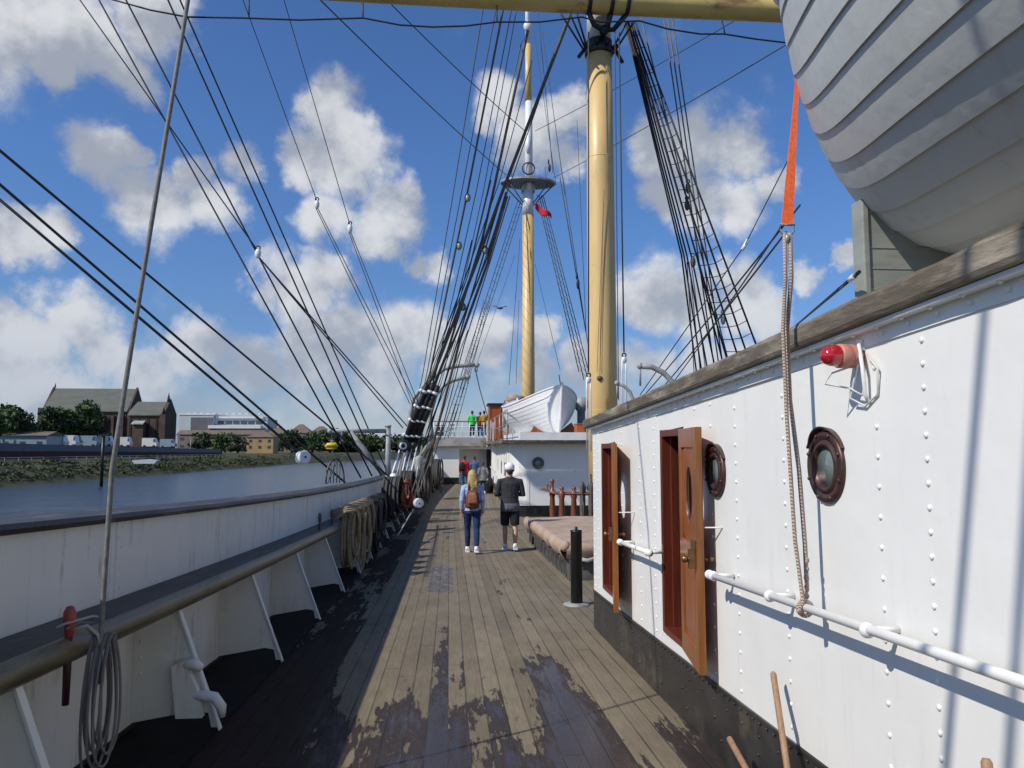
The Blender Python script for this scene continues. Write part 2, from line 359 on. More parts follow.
# loose cumulus elsewhere and a low band near the horizon
gen_c = g.m('MULTIPLY', g.ramp(g.noise(D, 3.1, 5, .6), .54, .68), g.ramp(g.vm('DOT_PRODUCT', D, tuple(F_)), .72, .84, 1, 0))
band = g.m('MULTIPLY', g.ramp(DZ, .02, .24, 1, 0), .66)
cov = g.m('MAXIMUM', cov, g.m('MAXIMUM', gen_c, band))
nA = g.noise(D, 9, 10, .6); nB = g.noise(g.vm('ADD', D, tuple(SUNV*.02+Vector((0, 0, .012)))), 9, 10, .6)
alpha = g.ramp(g.m('ADD', cov, g.m('MULTIPLY', g.m('SUBTRACT', nA, .5), 1.45)), .16, .95)
alpha = g.m('MULTIPLY', alpha, g.ramp(DZ, -.01, .01))
nL = g.noise(D, 3.4, 3, .5); nM = g.noise(g.vm('ADD', D, tuple(SUNV*.03+Vector((0, 0, .04)))), 5, 4, .5); nM2 = g.noise(D, 5, 4, .5)
lit = g.m('ADD', g.m('ADD', .50, g.m('MULTIPLY', g.m('SUBTRACT', nA, nB), 2.6)), g.m('ADD', g.m('MULTIPLY', g.m('SUBTRACT', nL, .5), 1.3), g.m('MULTIPLY', g.m('SUBTRACT', nM2, nM), 3.2)))
cc = g.mix(g.ramp(lit, -.05, .95), (.36, .395, .46), (.74, .75, .77))
cc = g.mix(g.ramp(DZ, .02, .22, .55, 0), cc, (.33, .40, .53)); cc = g.mix(1.0, cc, tuple([1/SKY]*3), 'MULTIPLY')
g.put(bg.inputs[0], g.mix(g.m('MULTIPLY', alpha, .93), blue, cc))
sun = bpy.data.lights.new('sun', 'SUN'); sun.energy = 4.2; sun.angle = radians(.5); sun.color = (1, .935, .85)
so = bpy.data.objects.new('sun', sun); COL.objects.link(so); so.rotation_euler = (-SUNV).to_track_quat('-Z', 'Y').to_euler(); so.location = (-20, -14, 30)
# ================================================================== THE SETTING
def side_in(y): return .0022*max(0, y-22)**2      # ship's side draws in towards the far end
YS = yr(-6, 52, 1.0)
mb = MB()
def deckgrid():
    vs = []; fs = []
    for y in YS:
        for x in (-1.46, 4, 10): vs.append((x+(side_in(y) if x < 0 else 0), y, dk(y)))
    for i in range(len(YS)-1):
        for k in range(2): fs.append((i*3+k, i*3+k+1, (i+1)*3+k+1, (i+1)*3+k))
    return vs, fs
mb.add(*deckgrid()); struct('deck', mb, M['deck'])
mb = MB(); mb.sweep([(-2.0, -.05), (-1.46, -.05), (-1.46, .018), (-2.0, .018)], YS, side_in); struct('waterway', mb, M['waterway_black'])
mb = MB(); mb.add([(-3000, -400, -3.95), (3000, -400, -3.95), (3000, 3500, -3.95), (-3000, 3500, -3.95)], [(0, 1, 2, 3)]); struct('river', mb, M['water'])
# far bank ground
mb = MB(); bx = lambda y: -66+ .022*(y-120)+9*exp(-((y-60)/45)**2)*0
pts = []; ybs = [-200, 0, 60, 100, 140, 180, 230, 290, 360, 450, 560, 700, 900]
def bankx(y): return -68+.028*(y-120) if y < 300 else -62.96+.06*(y-300)+.0003*(y-300)**2
for y in ybs: pts += [(bankx(y)+1.5, y, -4.3), (bankx(y)-5, y, -1.2), (bankx(y)-9, y, -.25), (bankx(y)-12, y, .2), (-2600, y, .6)]
fs = []
for i in range(len(ybs)-1):
    for k in range(4): fs.append((i*5+k, i*5+k+1, (i+1)*5+k+1, (i+1)*5+k))
mb.add(pts, fs); struct('river_bank', mb, M['bankgrass'])
mb = MB(); mb.add([(-2600, 899, .55), (3000, 899, .55), (3000, 3400, .9), (-2600, 3400, .9)], [(0, 1, 2, 3)]); mb.add([(-100, 900, -4.5), (3000, 900, -4.5), (3000, 899, .55), (-100, 899, .55)], [(0, 1, 2, 3)])
struct('far_ground', mb, M['quay_ground'])
mb = MB(); mb.add([(20, -300, -1.5), (3000, -300, -1.5), (3000, 895, -1.5), (20, 895, -1.5), (20, -300, -4.5), (20, 895, -4.5)], [(0, 1, 2, 3), (0, 3, 5, 4)]); struct('quay', mb, M['quay_ground'])

# ================================================================== THE SHIP'S PORT BULWARK
bw = thing('bulwark', 'long pale bulwark with a dark cap rail and slanted stanchions along the river side', 'bulwark', (-2.05, 3, 0))
mb = MB()
mb.sweep([(-2.0, .05), (-2.0, 1.335), (-2.03, 1.335), (-2.03, .05)], YS, side_in)
for y in yr(-3.4, 42, 2.02):                      # plate laps and rivets
    o = side_in(y); z = dk(y)
    mb.box(-2.0+o, -1.994+o, y-.035, y+.035, z+.05, z+1.33)
    if y < 16:
        for k in range(16):
            if .72 < .37+k*.062 < .92: continue
            mb.ball((-1.994+o, y+(.02 if k % 2 else -.02), z+.37+k*.062), .007, 6, 4)
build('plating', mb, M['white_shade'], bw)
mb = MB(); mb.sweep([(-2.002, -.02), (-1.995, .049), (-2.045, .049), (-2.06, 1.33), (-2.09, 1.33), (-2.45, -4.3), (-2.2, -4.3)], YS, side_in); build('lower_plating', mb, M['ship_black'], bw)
mb = MB(); mb.sweep([(-1.955, 1.335), (-1.945, 1.36), (-1.955, 1.385), (-2.27, 1.395), (-2.29, 1.365), (-2.27, 1.33)], YS, side_in); build('cap_rail', mb, M['mainrail'], bw)
mb = MB(); mb.sweep([(-1.70, .855), (-1.998, .875), (-1.998, .80), (-1.72, .80)], YS, side_in); build('main_rail', mb, M['mainrail'], bw)
mb = MB(); mb.sweep([(-1.70+.05*cos(a)-.02, .815+.06*sin(a)) for a in [pi*2*k/10 for k in range(10)]], YS, side_in, smooth=True); build('pin_rail', mb, M['railwood'], bw, 0)
# stanchions: plate, flange; one of them carries the cast fairlead
def stanchion(y, cast=False):
    o = side_in(y); z = dk(y); mbs = MB()
    P = [(-1.998, .765), (-1.73, .765), (-1.46, .02), (-1.50, .02), (-1.52, .11), (-1.60, .125), (-1.998, .06)]
    mbs.prism([(x+o, y-.008, z+h) for x, h in P], (0, .016, 0))
    a = Vector((-1.73+o, y, z+.765)); b = Vector((-1.445+o, y, z+.005))
    d = (b-a).normalized(); nrm = Vector((d.z, 0, -d.x))
    mbs.obox((a+b)/2, d*((b-a).length/2), (0, .024, 0), nrm*.006)
    mbs.box(-1.998+o, -1.85+o, y-.075, y+.075, z+.68, z+.755)
    for hh in (.36, .46, .56, .66): mbs.ball((-1.95+o, y-.01, z+hh), .011, 6, 4)
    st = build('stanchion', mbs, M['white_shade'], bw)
    if cast:
        f = MB(); c = Vector((-1.60+o, y-.03, z))
        f.tube([c+Vector((-.11, 0, .42)), c+Vector((0, -.035, .43)), c+Vector((.05, -.03, .40))], [.03, .036, .024], 10)
        f.tube([c+Vector((-.06, 0, .22)), c+Vector((.06, -.03, .235)), c+Vector((.13, -.03, .22)), c+Vector((.175, -.03, .16)), c+Vector((.18, -.03, .10))], [.028, .032, .034, .032, .02], 10)
        f.prism([(c.x-.10, y-.075, z+.10), (c.x+.06, y-.075, z+.10), (c.x+.04, y-.075, z+.24), (c.x-.06, y-.075, z+.45), (c.x-.14, y-.075, z+.42)], (0, .06, 0))
        build('fairlead', f, M['white_shade'], st)
for i, y in enumerate([1.42, 3.30, 5.15, 6.97, 8.93, 10.95, 12.9, 14.85, 16.8, 18.8, 20.8, 22.8, 25, 27.2, 29.5, 32, 35, 38, 41]): stanchion(y, i == 2)

# ================================================================== NEAR DECKHOUSE (port wall at X=1.55)
dh = thing('deckhouse', 'riveted white steel deckhouse wall on the right with two open teak doors and round portholes', 'deckhouse', (4, 3, -.2))
WX = 1.55; YE = 8.2
def hbox(m, x0, x1, y0, y1, h0, h1): m.rect(x0, x1, h0, h1, yr(y0, y1, .5))
wall = MB()
D1 = (7.06, 7.68); D2 = (4.96, 5.50)
holes = [D2, D1]; T = .03
segs = []; y = -6.0
for a, b in holes:
    hbox(wall, WX, WX+T, y, a, .40, 2.14); hbox(wall, WX, WX+T, a, b, 1.925, 2.14); hbox(wall, WX, WX+T, a, b, .40, .485); y = b
hbox(wall, WX, WX+T, y, YE, .40, 2.14)
# front wall (faces forward) and starboard wall
wall.box(WX+T, 6.45, YE-.03, YE, dk(YE)+.02, dk(YE)+2.14)
wall.rect(6.45, 6.48, .02, 2.14, yr(-6, YE, .5))
# lapped plates: every other plate stands a few mm proud
def plate(y0, y1): hbox(wall, WX-.005, WX-.0005, y0, y1, .405, 2.138)
plate(.92, 3.36); plate(5.62, 6.25)
plate(7.83, YE-.03)
def rivets(y, st, x=WX, h0=.46, h1=2.1, r=.0105, dy=0):
    h = h0
    while h < h1:
        wall.ball((x-.001, y, dk(y)+h), r, 8, 4, (.65, 1, 1)); h += st
for y, st in [(.35, .11), (1.14, .076), (1.30, .076), (1.72, .108), (2.36, .078), (2.645, .108), (3.44, .10), (4.04, .10), (4.43, .13), (4.72, .12), (5.69, .10), (6.13, .11), (6.80, .11), (7.90, .1), (8.10, .08), (.7, .11)]:
    rivets(y, st, WX-.005 if (.92 < y < 3.36 or 5.62 < y < 6.25 or y > 7.83) else WX)
build('wall', wall, M['white'], dh)
m_ = MB(); m_.rect(WX-.004, WX+.06, -.02, .398, yr(-6, YE+.004, .5)); m_.rect(WX-.012, WX+.05, .385, .402, yr(-6, YE+.004, .5))
for y in yr(.5, 8, .22): m_.ball((WX-.004, y, dk(y)+.30), .008, 6, 4)
for y in yr(.5, 8, .62):
    for h in (.10, .2): m_.ball((WX-.004, y+h, dk(y)+h), .010, 6, 4)
for y in yr(1.5, 8.1, .085): m_.ball((WX-.012, y, dk(y)+.37), .007, 6, 4)
m_.box(WX+.06, 6.4, YE-.02, YE+.004, dk(YE)-.02, dk(YE)+.39)
build('base_band', m_, M['strip'], dh)
# painted angle bar under the roof edge, with its rivets
m_ = MB(); ysr = yr(-6, YE+.02, .5)
m_.rect(WX-.012, WX, 2.055, 2.12, ysr); m_.rect(WX-.06, WX-.012, 2.108, 2.122, ysr)
for y in yr(.4, 8, .155): m_.ball((WX-.014, y, dk(y)+2.085), .010, 8, 4)
for y in yr(.4, 8, .155): m_.ball((WX-.038, y, dk(y)+2.106), .009, 8, 4)
build('edge_angle', m_, M['white'], dh)
m_ = MB(); rr = random.Random(4)
pf = [(-.082, 2.128), (-.090, 2.142), (-.090, 2.205), (-.078, 2.222), (-.05, 2.228), (.06, 2.24), (.06, 2.125), (-.07, 2.124)]
vs = []; ys_ = yr(-6, YE+.10, .12)
for y in ys_:
    j = rr.uniform(-.004, .004)
    for k, (x, h) in enumerate(pf): vs.append((WX+x+(j if k < 5 else 0), y, dk(y)+h+(rr.uniform(-.003, .003) if 1 < k < 6 else 0)))
n = len(pf); fs = [(i*n+k, (i+1)*n+k, (i+1)*n+(k+1) % n, i*n+(k+1) % n) for i in range(len(ys_)-1) for k in range(n)]+[tuple(range(n)), tuple((len(ys_)-1)*n+k for k in range(n))]
m_.add(vs, fs); build('roof_edge_timber', m_, M['capwood'], dh)
m_ = MB(); m_.sweep([(WX+.055, 2.13), (WX+.055, 2.19), (4, 2.30), (6.5, 2.19), (6.5, 2.13)], yr(-6, YE+.08, .5)); build('roof', m_, M['deckpaint'], dh)
# door openings: timber frames, dark interior, leaf standing open
def quad_ring(m, c, ax, ay, nrm, hw, hh, rx, rz, th, n=28):
    """a board with an oval hole: c centre, ax across, ay up"""
    c = Vector(c); outer = []; inner = []
    for k in range(n):
        t = 2*pi*k/n; ct, stt = cos(t), sin(t); s_ = min(hw/max(abs(ct), 1e-6), hh/max(abs(stt), 1e-6))
        outer.append((ct*s_, stt*s_)); inner.append((ct*rx, stt*rz))
    vs = []
    for off in (-th/2, th/2):
        for L in (outer, inner):
            for (a, b) in L: vs.append(c+ax*a+ay*b+nrm*off)
    fs = []
    for k in range(n):
        k2 = (k+1) % n
        fs += [(k, k2, n+k2, n+k), (2*n+k, 3*n+k, 3*n+k2, 2*n+k2), (k, 2*n+k, 2*n+k2, k2), (n+k, n+k2, 3*n+k2, 3*n+k)]
    m.add(vs, fs)
def doorway(ya, yb, hinge, free, lab):
    z = dk((ya+yb)/2); zb = z+.485; zt = z+1.925
    fr = MB(); w_ = .045
    fr.box(WX-.012, WX+.13, yb-w_, yb-.001, zb, zt); fr.box(WX-.012, WX+.13, ya+.001, ya+w_, zb, zt)
    fr.box(WX-.012, WX+.13, ya+w_, yb-w_, zt-.05, zt-.001); fr.box(WX-.02, WX+.13, ya+w_, yb-w_, zb+.001, zb+.04)
    fr.box(WX+.05, WX+.11, yb-w_-.02, yb-w_, zb+.04, zt-.05); fr.box(WX+.05, WX+.11, ya+w_, ya+w_+.02, zb+.04, zt-.05)
    dw = build('doorway', fr, M['frame'], dh, .003)
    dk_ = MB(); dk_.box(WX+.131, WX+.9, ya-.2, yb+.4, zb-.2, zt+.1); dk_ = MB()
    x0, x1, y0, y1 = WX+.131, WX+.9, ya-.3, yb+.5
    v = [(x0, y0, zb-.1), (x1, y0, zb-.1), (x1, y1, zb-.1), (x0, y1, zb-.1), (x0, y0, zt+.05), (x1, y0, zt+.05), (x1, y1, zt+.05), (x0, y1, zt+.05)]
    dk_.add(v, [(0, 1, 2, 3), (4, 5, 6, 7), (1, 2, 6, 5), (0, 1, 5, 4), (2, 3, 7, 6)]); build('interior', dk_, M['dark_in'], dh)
    # leaf
    h = Vector((hinge[0], hinge[1], 0)); f = Vector((free[0], free[1], 0)); ax = (f-h).normalized(); W = (f-h).length; nrm = Vector((-ax.y, ax.x, 0)); up = Vector((0, 0, 1))
    if nrm.x > 0: nrm = -nrm
    zl = z+.50; zh = z+1.915; H_ = zh-zl; L = MB(); sw = .085; th = .042
    mid = h+ax*W/2+Vector((0, 0, (zl+zh)/2))
    def bar(m, a0, a1, b0, b1, t=th, off=0): m.obox(h+ax*((a0+a1)/2)+nrm*off+Vector((0, 0, zl+(b0+b1)/2)), ax*((a1-a0)/2), nrm*(t/2), up*((b1-b0)/2))
    bar(L, sw, W-sw, 0, .13); bar(L, sw, W-sw, .62, .72); bar(L, sw, W-sw, H_-.12, H_)
    bar(L, sw, W-sw, .13, .62, .018, .0); bar(L, sw+.05, W-sw-.05, .18, .57, .028)
    c = h+ax*W/2+Vector((0, 0, zl+(.72+H_-.12)/2))
    quad_ring(L, c, ax, up, nrm, (W-2*sw)/2, (H_-.12-.72)/2, .105, .17, .020)
    leaf = build('door', L, M['door'], dh, .003); leaf['label'] = lab
    L = MB(); bar(L, 0, sw, 0, H_); bar(L, W-sw, W, 0, H_); build('stile', L, M['door_edge'], leaf, .004)
    G_ = MB(); pts = [c+ax*(.105*cos(t))+up*(.17*sin(t)) for t in [2*pi*k/24 for k in range(24)]]
    # an open ring bead round the eyelet window
    G_.tube(pts, .008, 6, closed=True); build('window_bead', G_, M['bronze'], leaf)
    K = MB(); bar(K, W-.17, W-.035, .60, .75, .004, th/2+.004); pl = build('lock_plate', K, M['brass'], leaf)
    K = MB(); kc = h+ax*(W-.06)+nrm*(th/2)+Vector((0, 0, zl+.645))
    K.tube([kc, kc+nrm*.05], [.012, .010], 8); K.ball(kc+nrm*.06, .022, 10, 6); K.obox(kc+nrm*.02, ax*.03, nrm*.018, up*.055)
    kc2 = h+ax*(W-.05)-nrm*(th/2)+Vector((0, 0, zl+.645)); K.tube([kc2, kc2-nrm*.04], .008, 8); K.ball(kc2-nrm*.045, .018, 10, 6)
    build('handle', K, M['brass'], leaf)
    K = MB(); kc = h+ax*(W-.02)-nrm*.02+Vector((0, 0, zl+.83)); wy = (f.y-.06); K.tube([kc, Vector((WX, kc.y-.10, kc.z+.01))], .005, 6); build('hook', K, M['whitepost'], leaf)
    for b in (.2, H_-.2):
        K = MB(); K.tube([h+nrm*.0+ax*(-.012)+Vector((0, 0, zl+b-.05)), h+ax*(-.012)+Vector((0, 0, zl+b+.05))], .012, 8); build('hinge', K, M['brass'], leaf)
doorway(D2[0], D2[1], (1.525, 4.93), (1.445, 4.345), 'teak door leaf folded back flat with an oval window and a brass lock')
doorway(D1[0], D1[1], (1.525, 7.04), (1.40, 6.41), 'teak door leaf seen edge-on, standing off the wall')
# portholes
def porthole(y, h, lab):
    c = Vector((WX, y, dk(y)+h)); ax = (-1, 0, 0); R = .150
    m = MB(); prof = [(R-.004, 0), (R, .012), (R-.006, .022), (R-.030, .024), (R-.036, .016), (R-.044, .016), (R-.048, .026), (R-.062, .026), (R-.068, .0)]
    n = 36; a = Vector(ax); x = Vector((0, 1, 0)); yv = Vector((0, 0, 1)); vs = [c+a*z+(x*cos(2*pi*k/n)+yv*sin(2*pi*k/n))*r for r, z in prof for k in range(n)]
    m.add(vs, [(i*n+k, i*n+(k+1) % n, (i+1)*n+(k+1) % n, (i+1)*n+k) for i in range(len(prof)-1) for k in range(n)], True)
    for k in range(8): t = 2*pi*(k+.5)/8; m.ball(c+a*.024+(x*cos(t)+yv*sin(t))*(R-.016), .009, 8, 4)
    p = build('porthole', m, M['bronze'], dh); p['label'] = lab
    m = MB(); m.lathe([(R-.066, 0), (R-.066, .007), (.001, .008)], c, ax, 32); build('glass', m, M['glass'], p)
    m = MB(); vs = []; fs = []; kk = 16
    for i in range(kk+1):
        t = radians(28+124*i/kk); d = x*cos(t)+yv*sin(t)
        e = .024*sin(pi*(i/kk))**.5 if 0 < i < kk else .012
        for off, rr_ in ((0, R+.002), (e+.012, R+.010), (e+.012, R+.016), (0, R+.010)): vs.append(c+a*off+d*rr_)
    for i in range(kk):
        for q in range(4): fs.append((i*4+q, i*4+(q+1) % 4, (i+1)*4+(q+1) % 4, (i+1)*4+q))
    fs += [(0, 1, 2, 3), (kk*4, kk*4+1, kk*4+2, kk*4+3)]
    m.add(vs, fs); build('hood', m, M['bronze'], p)
porthole(3.02, 1.62, 'hooded porthole nearer the camera'); porthole(4.335, 1.62, 'hooded porthole beside the open door'); porthole(.6, 1.62, 'hooded porthole beyond the frame')
def handrail(y0, y1, brs, lab):
    m = MB(); x = WX-.12; P = [(x, y, dk(y)+1.053) for y in yr(y0, y1, .4)]
    m.tube(P, .0175, 12)
    for y in (y0, y1): m.ball((x, y, dk(y)+1.053), .026, 12, 8)
    hr = build('handrail', m, M['white'], dh); hr['label'] = lab
    for y in brs:
        m = MB(); c = Vector((x, y, dk(y)+1.053)); m.ball(c, .027, 12, 8); m.tube([c, c+Vector((.115, 0, 0))], [.013, .012], 8)
        build('bracket', m, M['white'], hr)
handrail(4.16, -.8, [4.10, 3.36, 2.56, 1.78, .9, 0], 'long white pipe handrail'); handrail(6.42, 5.42, [6.36, 5.48], 'short white handrail between the doors')
# red beacon
bc = thing('beacon_lamp', 'small red beacon lamp high on the white wall below the roof edge', 'beacon', (WX, 2.74, dk(2.74)+2.0))
c = Vector((WX, 2.735, dk(2.74)+2.028)); m = MB(); m.lathe([(.03, .0), (.03, .03), (.044, .035), (.046, .055), (.042, .06), (.046, .065), (.046, .10), (.041, .105)], c, (-1, -.12, 0), 20); build('body', m, M['pinkbody'], bc)
m = MB(); m.lathe([(.040, .104), (.041, .11), (.039, .135), (.030, .158), (.012, .17), (.001, .171)], c, (-1, -.12, 0), 20); build('lens', m, M['redlens'], bc)
m = MB(); m.box(WX-.02, WX-.001, 2.70, 2.77, c.z+.02, c.z+.06); m.tube([(WX-.015, 2.74, c.z+.03), (WX-.03, 2.70, c.z+.04), (WX-.04, 2.665, c.z-.05), (WX-.03, 2.67, c.z-.15), (WX-.01, 2.68, c.z-.18)], .0075, 8); build('bracket', m, M['whitepost'], bc)
m = MB()
m.tube([(WX-.03, 2.70, c.z-.0), (WX-.045, 2.72, c.z-.10), (WX-.04, 2.76, c.z-.155), (WX-.015, 2.70, c.z-.19), (WX-.012, 2.62, c.z-.15), (WX-.02, 2.60, c.z-.06), (WX-.025, 2.66, c.z)], .0045, 6)
m.tube([(WX-.05, 2.74, c.z-.04), (WX-.10, 2.78, c.z-.06), (WX-.12, 2.79, c.z-.10), (WX-.05, 2.74, c.z-.12), (WX-.03, 2.69, c.z-.15)], .004, 6); build('cable', m, M['cable'], bc)

# ================================================================== CLINKER LIFEBOATS
def lifeboat(name, label, cx, cy, zk, L=8.2, B=1.25, Dp=1.12, mat='boat_white', grp=None, NS=12, rot=0.0, sh=(2.5, .72, .84, 3.0, .92, .7)):
    t = thing(name, label, 'lifeboat', (cx, cy, zk), grp)
    def bb(u): return B*max(0, 1-abs(u)**sh[0])**sh[1]
    def gg(u): return Dp+.50*abs(u)**2.4
    def kk(u): a = max(0, (abs(u)-sh[2])/(1-sh[2])); return gg(u)*.97*a**sh[3]
    def P(u, s, off=0.0):
        a = s*pi/2; e = abs(u)
        def q(s_):
            a_ = s_*pi/2
            return Vector((bb(u)*sin(a_)**(sh[4]+sh[5]*e**2)+.03, kk(u)+(gg(u)-kk(u))*(1-cos(a_))**(.93-.25*e**3)))
        p = q(s); d = q(min(1, s+.02))-q(max(0, s-.02))
        nr = Vector((d.y, -d.x)); nr = nr.normalized() if nr.length > 1e-6 else Vector((1, 0))
        return p+nr*off
    us = [-sin(pi/2*(1-2*i/84)) for i in range(85)]; m = MB()
    cr_, sr_ = cos(rot), sin(rot)
    def W(x, u, z):
        yy_ = u*L/2; return (cx+x*cr_-yy_*sr_, cy+x*sr_+yy_*cr_, zk+z)
    for sd in (-1, 1):
        for i in range(NS):
            s0 = .02+.98*i/NS; s1 = .02+.98*(i+1)/NS
            vs = []; fs = []
            for u in us:
                for k in range(4):
                    s_ = s0+(s1-s0)*k/3; p = P(u, s_, .010*(1-k/3)*(1-abs(u)**8)); vs.append(W(sd*p.x, u, p.y))
            for a in range(len(us)-1):
                for k in range(3): fs.append((a*4+k, (a+1)*4+k, (a+1)*4+k+1, a*4+k+1))
            m.add(vs, fs, True)
            vs = []; fs = []
            for u in us:
                for off in (-.004, .010): p = P(u, s0, off*(1-abs(u)**8)); vs.append(W(sd*p.x, u, p.y))
            for a in range(len(us)-1): fs.append((a*2, (a+1)*2, (a+1)*2+1, a*2+1))
            m.add(vs, fs)
    build('hull', m, M[mat], t)
    m = MB(); vs = []; fs = []
    for u in us:
        z0 = kk(u)
        for (x, z) in ((-.032, z0-.07), (.032, z0-.07), (.032, z0+.06), (-.032, z0+.06)): vs.append(W(x, u, z))
    for a in range(len(us)-1):
        for q in range(4): fs.append((a*4+q, a*4+(q+1) % 4, (a+1)*4+(q+1) % 4, (a+1)*4+q))
    fs += [(0, 1, 2, 3), tuple((len(us)-1)*4+q for q in range(4))]
    m.add(vs, fs)
    for e in (-1, 1):
        m.tube([W(0, e*x_, z_) for x_, z_ in ((.90, kk(.90)-.03), (.95, kk(.95)-.02), (.985, kk(.985)-.02), (1.0, gg(1)*.92), (1.004, gg(1)+.10))], [(.034, .05)]*5, 8, smooth=False, ref=(1, 0, 0))
    build('keel', m, M[mat], t)
    m = MB()
    for sd in (-1, 1):
        m.tube([W(sd*(P(u, 1).x+.012), u, gg(u)-.02) for u in us], .032, 8); m.tube([W(sd*(P(u, .84).x+.012), u, P(u, .84).y) for u in us], .020, 6)
    build('gunwale', m, M[mat], t)
    m = MB(); vs = []; fs = []
    for u in us:
        for k in range(5): x = (-1+k/2)*(bb(u)+.02); vs.append(W(x, u, gg(u)-.02+.10*(1-(k/2-1)**2)*bb(u)/B))
    for a in range(len(us)-1):
        for k in range(4): fs.append((a*5+k, (a+1)*5+k, (a+1)*5+k+1, a*5+k+1))
    m.add(vs, fs, True); build('cover', m, M[mat], t)
    return t
BX, BY, BZ = 2.32, 4.086-4.2, 2.325
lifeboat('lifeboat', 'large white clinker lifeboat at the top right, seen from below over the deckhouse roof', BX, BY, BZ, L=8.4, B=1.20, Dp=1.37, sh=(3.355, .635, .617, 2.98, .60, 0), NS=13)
# chock under it
def chock(y, x0, x1, zt):
    t = thing('boat_chock', 'pale grey-green timber chock standing on the deckhouse roof under the near lifeboat', 'chock', (BX, y, dk(y)+2.2)); m = MB(); zb = dk(y)+2.18
    P = [(x0, zb), (x0, zt(x0)), ]+[(x0+(x1-x0)*k/8, zt(x0+(x1-x0)*k/8)) for k in range(1, 9)]+[(x1, zb)]
    m.prism([(x, y, z) for x, z in P], (0, .07, 0)); build('board', m, M['chock'], t, .006)
    m = MB()
    for q in (.10, .19, .28, .37): m.box(x0-.004, x1, y-.003, y+.0, zb+q, zb+q+.004)
    build('seam', m, M['grey_paint'], t)
    m = MB(); m.box(x0-.03, x0+.0, y-.01, y+.08, zb, zt(x0)+.01); build('edge_post', m, M['chock'], t, .006)
def hull_z(x, y):
    u = (y-BY)/4.2; b = 1.20*max(0, 1-abs(u)**3.355)**.635; g_ = 1.37+.50*abs(u)**2.4; k_ = g_*.97*max(0, (abs(u)-.617)/.383)**2.98
    q = min(1, max(0, (BX-x-.03)/b)); a = math.asin(q**(1/.60)); return BZ+k_+(g_-k_)*(1-cos(a))**(.93-.25*abs(u)**3)
chock(3.05, 1.78, 2.30, lambda x: hull_z(x, 3.05)+.015)
# ================================================================== MASTS AND YARD
MX, MY = 4.0, 19.7
mast = thing('mast', 'thick buff yellow mast with a white top close behind the deckhouse', 'mast', (MX, MY, dk(MY)))
m = MB(); m.lathe([(.39, dk(MY)), (.385, 4), (.365, 9), (.345, 12.35)], (MX, MY, 0), n=40)
build('mast_tube', m, M['buff'], mast)
for z in (2.6, 6.1, 9.4):
    m = MB(); m.lathe([(.392-.003*z, z-.012), (.396-.003*z, z), (.392-.003*z, z+.012)], (MX, MY, 0), n=40); build('seam_band', m, M['buff'], mast)
m = MB(); m.lathe([(.335, 12.72), (.325, 14), (.30, 19)], (MX, MY, 0), n=32); build('white_head', m, M['whitepost'], mast)
m = MB(); m.lathe([(.36, 12.3), (.395, 12.33), (.395, 12.52), (.36, 12.55), (.36, 12.70), (.30, 12.74)], (MX, MY, 0), n=32)
for a in (210, 250, 290, 330): m.tube([(MX+.36*cos(radians(a)), MY+.36*sin(radians(a)), 12.45), (MX+.55*cos(radians(a)), MY+.55*sin(radians(a)), 12.5)], .05, 8)
m.tube([(MX-.35, MY-.2, 12.5), (MX-.62, MY-.3, 12.1)], .05, 8); m.tube([(MX+.35, MY-.2, 12.5), (MX+.58, MY-.3, 12.0)], .05, 8)
build('iron_band', m, M['black'], mast)
m = MB(); m.tube([atY(604, 190, MY-.42), atY(601, 300, MY-.41), atY(600, 372, MY-.40)], .007, 6)
m.tube([atY(604, 190, MY-.42), atY(597, 372, MY-.40)], .006, 6)
m.lathe([(.02, 0), (.07, .02), (.07, .12), (.02, .14)], atY(600, 378, MY-.42), (0, 1, 0), 12)
build('halyard', m, M['line_brown'], mast)
m = MB(); c = atY(591, 488, MY-.40); m.tube([c-Vector((0, 0, .30)), c+Vector((0, 0, .35))], .022, 6); m.ball(c, .11, 8, 6, (1, .5, 1)); build('cleat', m, M['black'], mast)
yd = thing('yard', 'long buff yellow lower yard crossing the top of the picture on the near mast', 'yard', (MX, 19.0, 13.5))
m = MB(); m.tube([(x, 18.95, 13.40) for x in [-9.5, -6, -2, 2, 6, 10, 14, 17.5]], [.16, .24, .29, .31, .31, .295, .25, .18], 28); build('spar', m, M['buff_yard'], yd)
m = MB()
for x in (3.58, 4.17, 4.60): m.tube([(x+.0*cos(t), 18.95+.312*cos(t), 13.62+.312*sin(t)) for t in [2*pi*k/24 for k in range(24)]], [(.012, .055)]*24, 6, closed=True, ref=(1, 0, 0)) if False else m.lathe([(.305, -.055), (.328, -.055), (.328, .055), (.305, .055)], (x, 18.95, 13.40), (1, 0, 0), 32)
m.tube([(3.58, 18.95, 13.1), (3.75, 19.1, 12.85), (4.0, 19.2, 12.78), (4.3, 19.2, 12.8), (4.6, 18.95, 13.1)], .07, 8)
m.tube([(4.17, 18.95, 13.1), (4.1, 19.25, 12.75)], .08, 8); m.ball((4.05, 19.25, 12.8), .14, 10, 8)
build('yard_truss', m, M['black'], yd)
m = MB(); FR = [(107, -2), (150, 10), (187, 17), (245, 18), (300, 20), (363, 18), (400, 25), (432, 27), (465, 26), (497, 22), (540, 22), (582, 17), (600, 22), (640, 21), (668, 29), (700, 34), (724, 34), (755, 39), (788, 43), (830, 52)]
m.tube([atY(x, y, 18.8) for x, y in FR], .022, 6)
for a, b, c_, d_ in ((249, -6, 249, 18), (363, 3, 363, 18), (497, 6, 497, 22), (722, 21, 725, 34)): m.tube([atY(a, b, 18.85), atY(c_, d_, 18.8)], .018, 6)
build('footrope', m, M['black_tar'], yd)

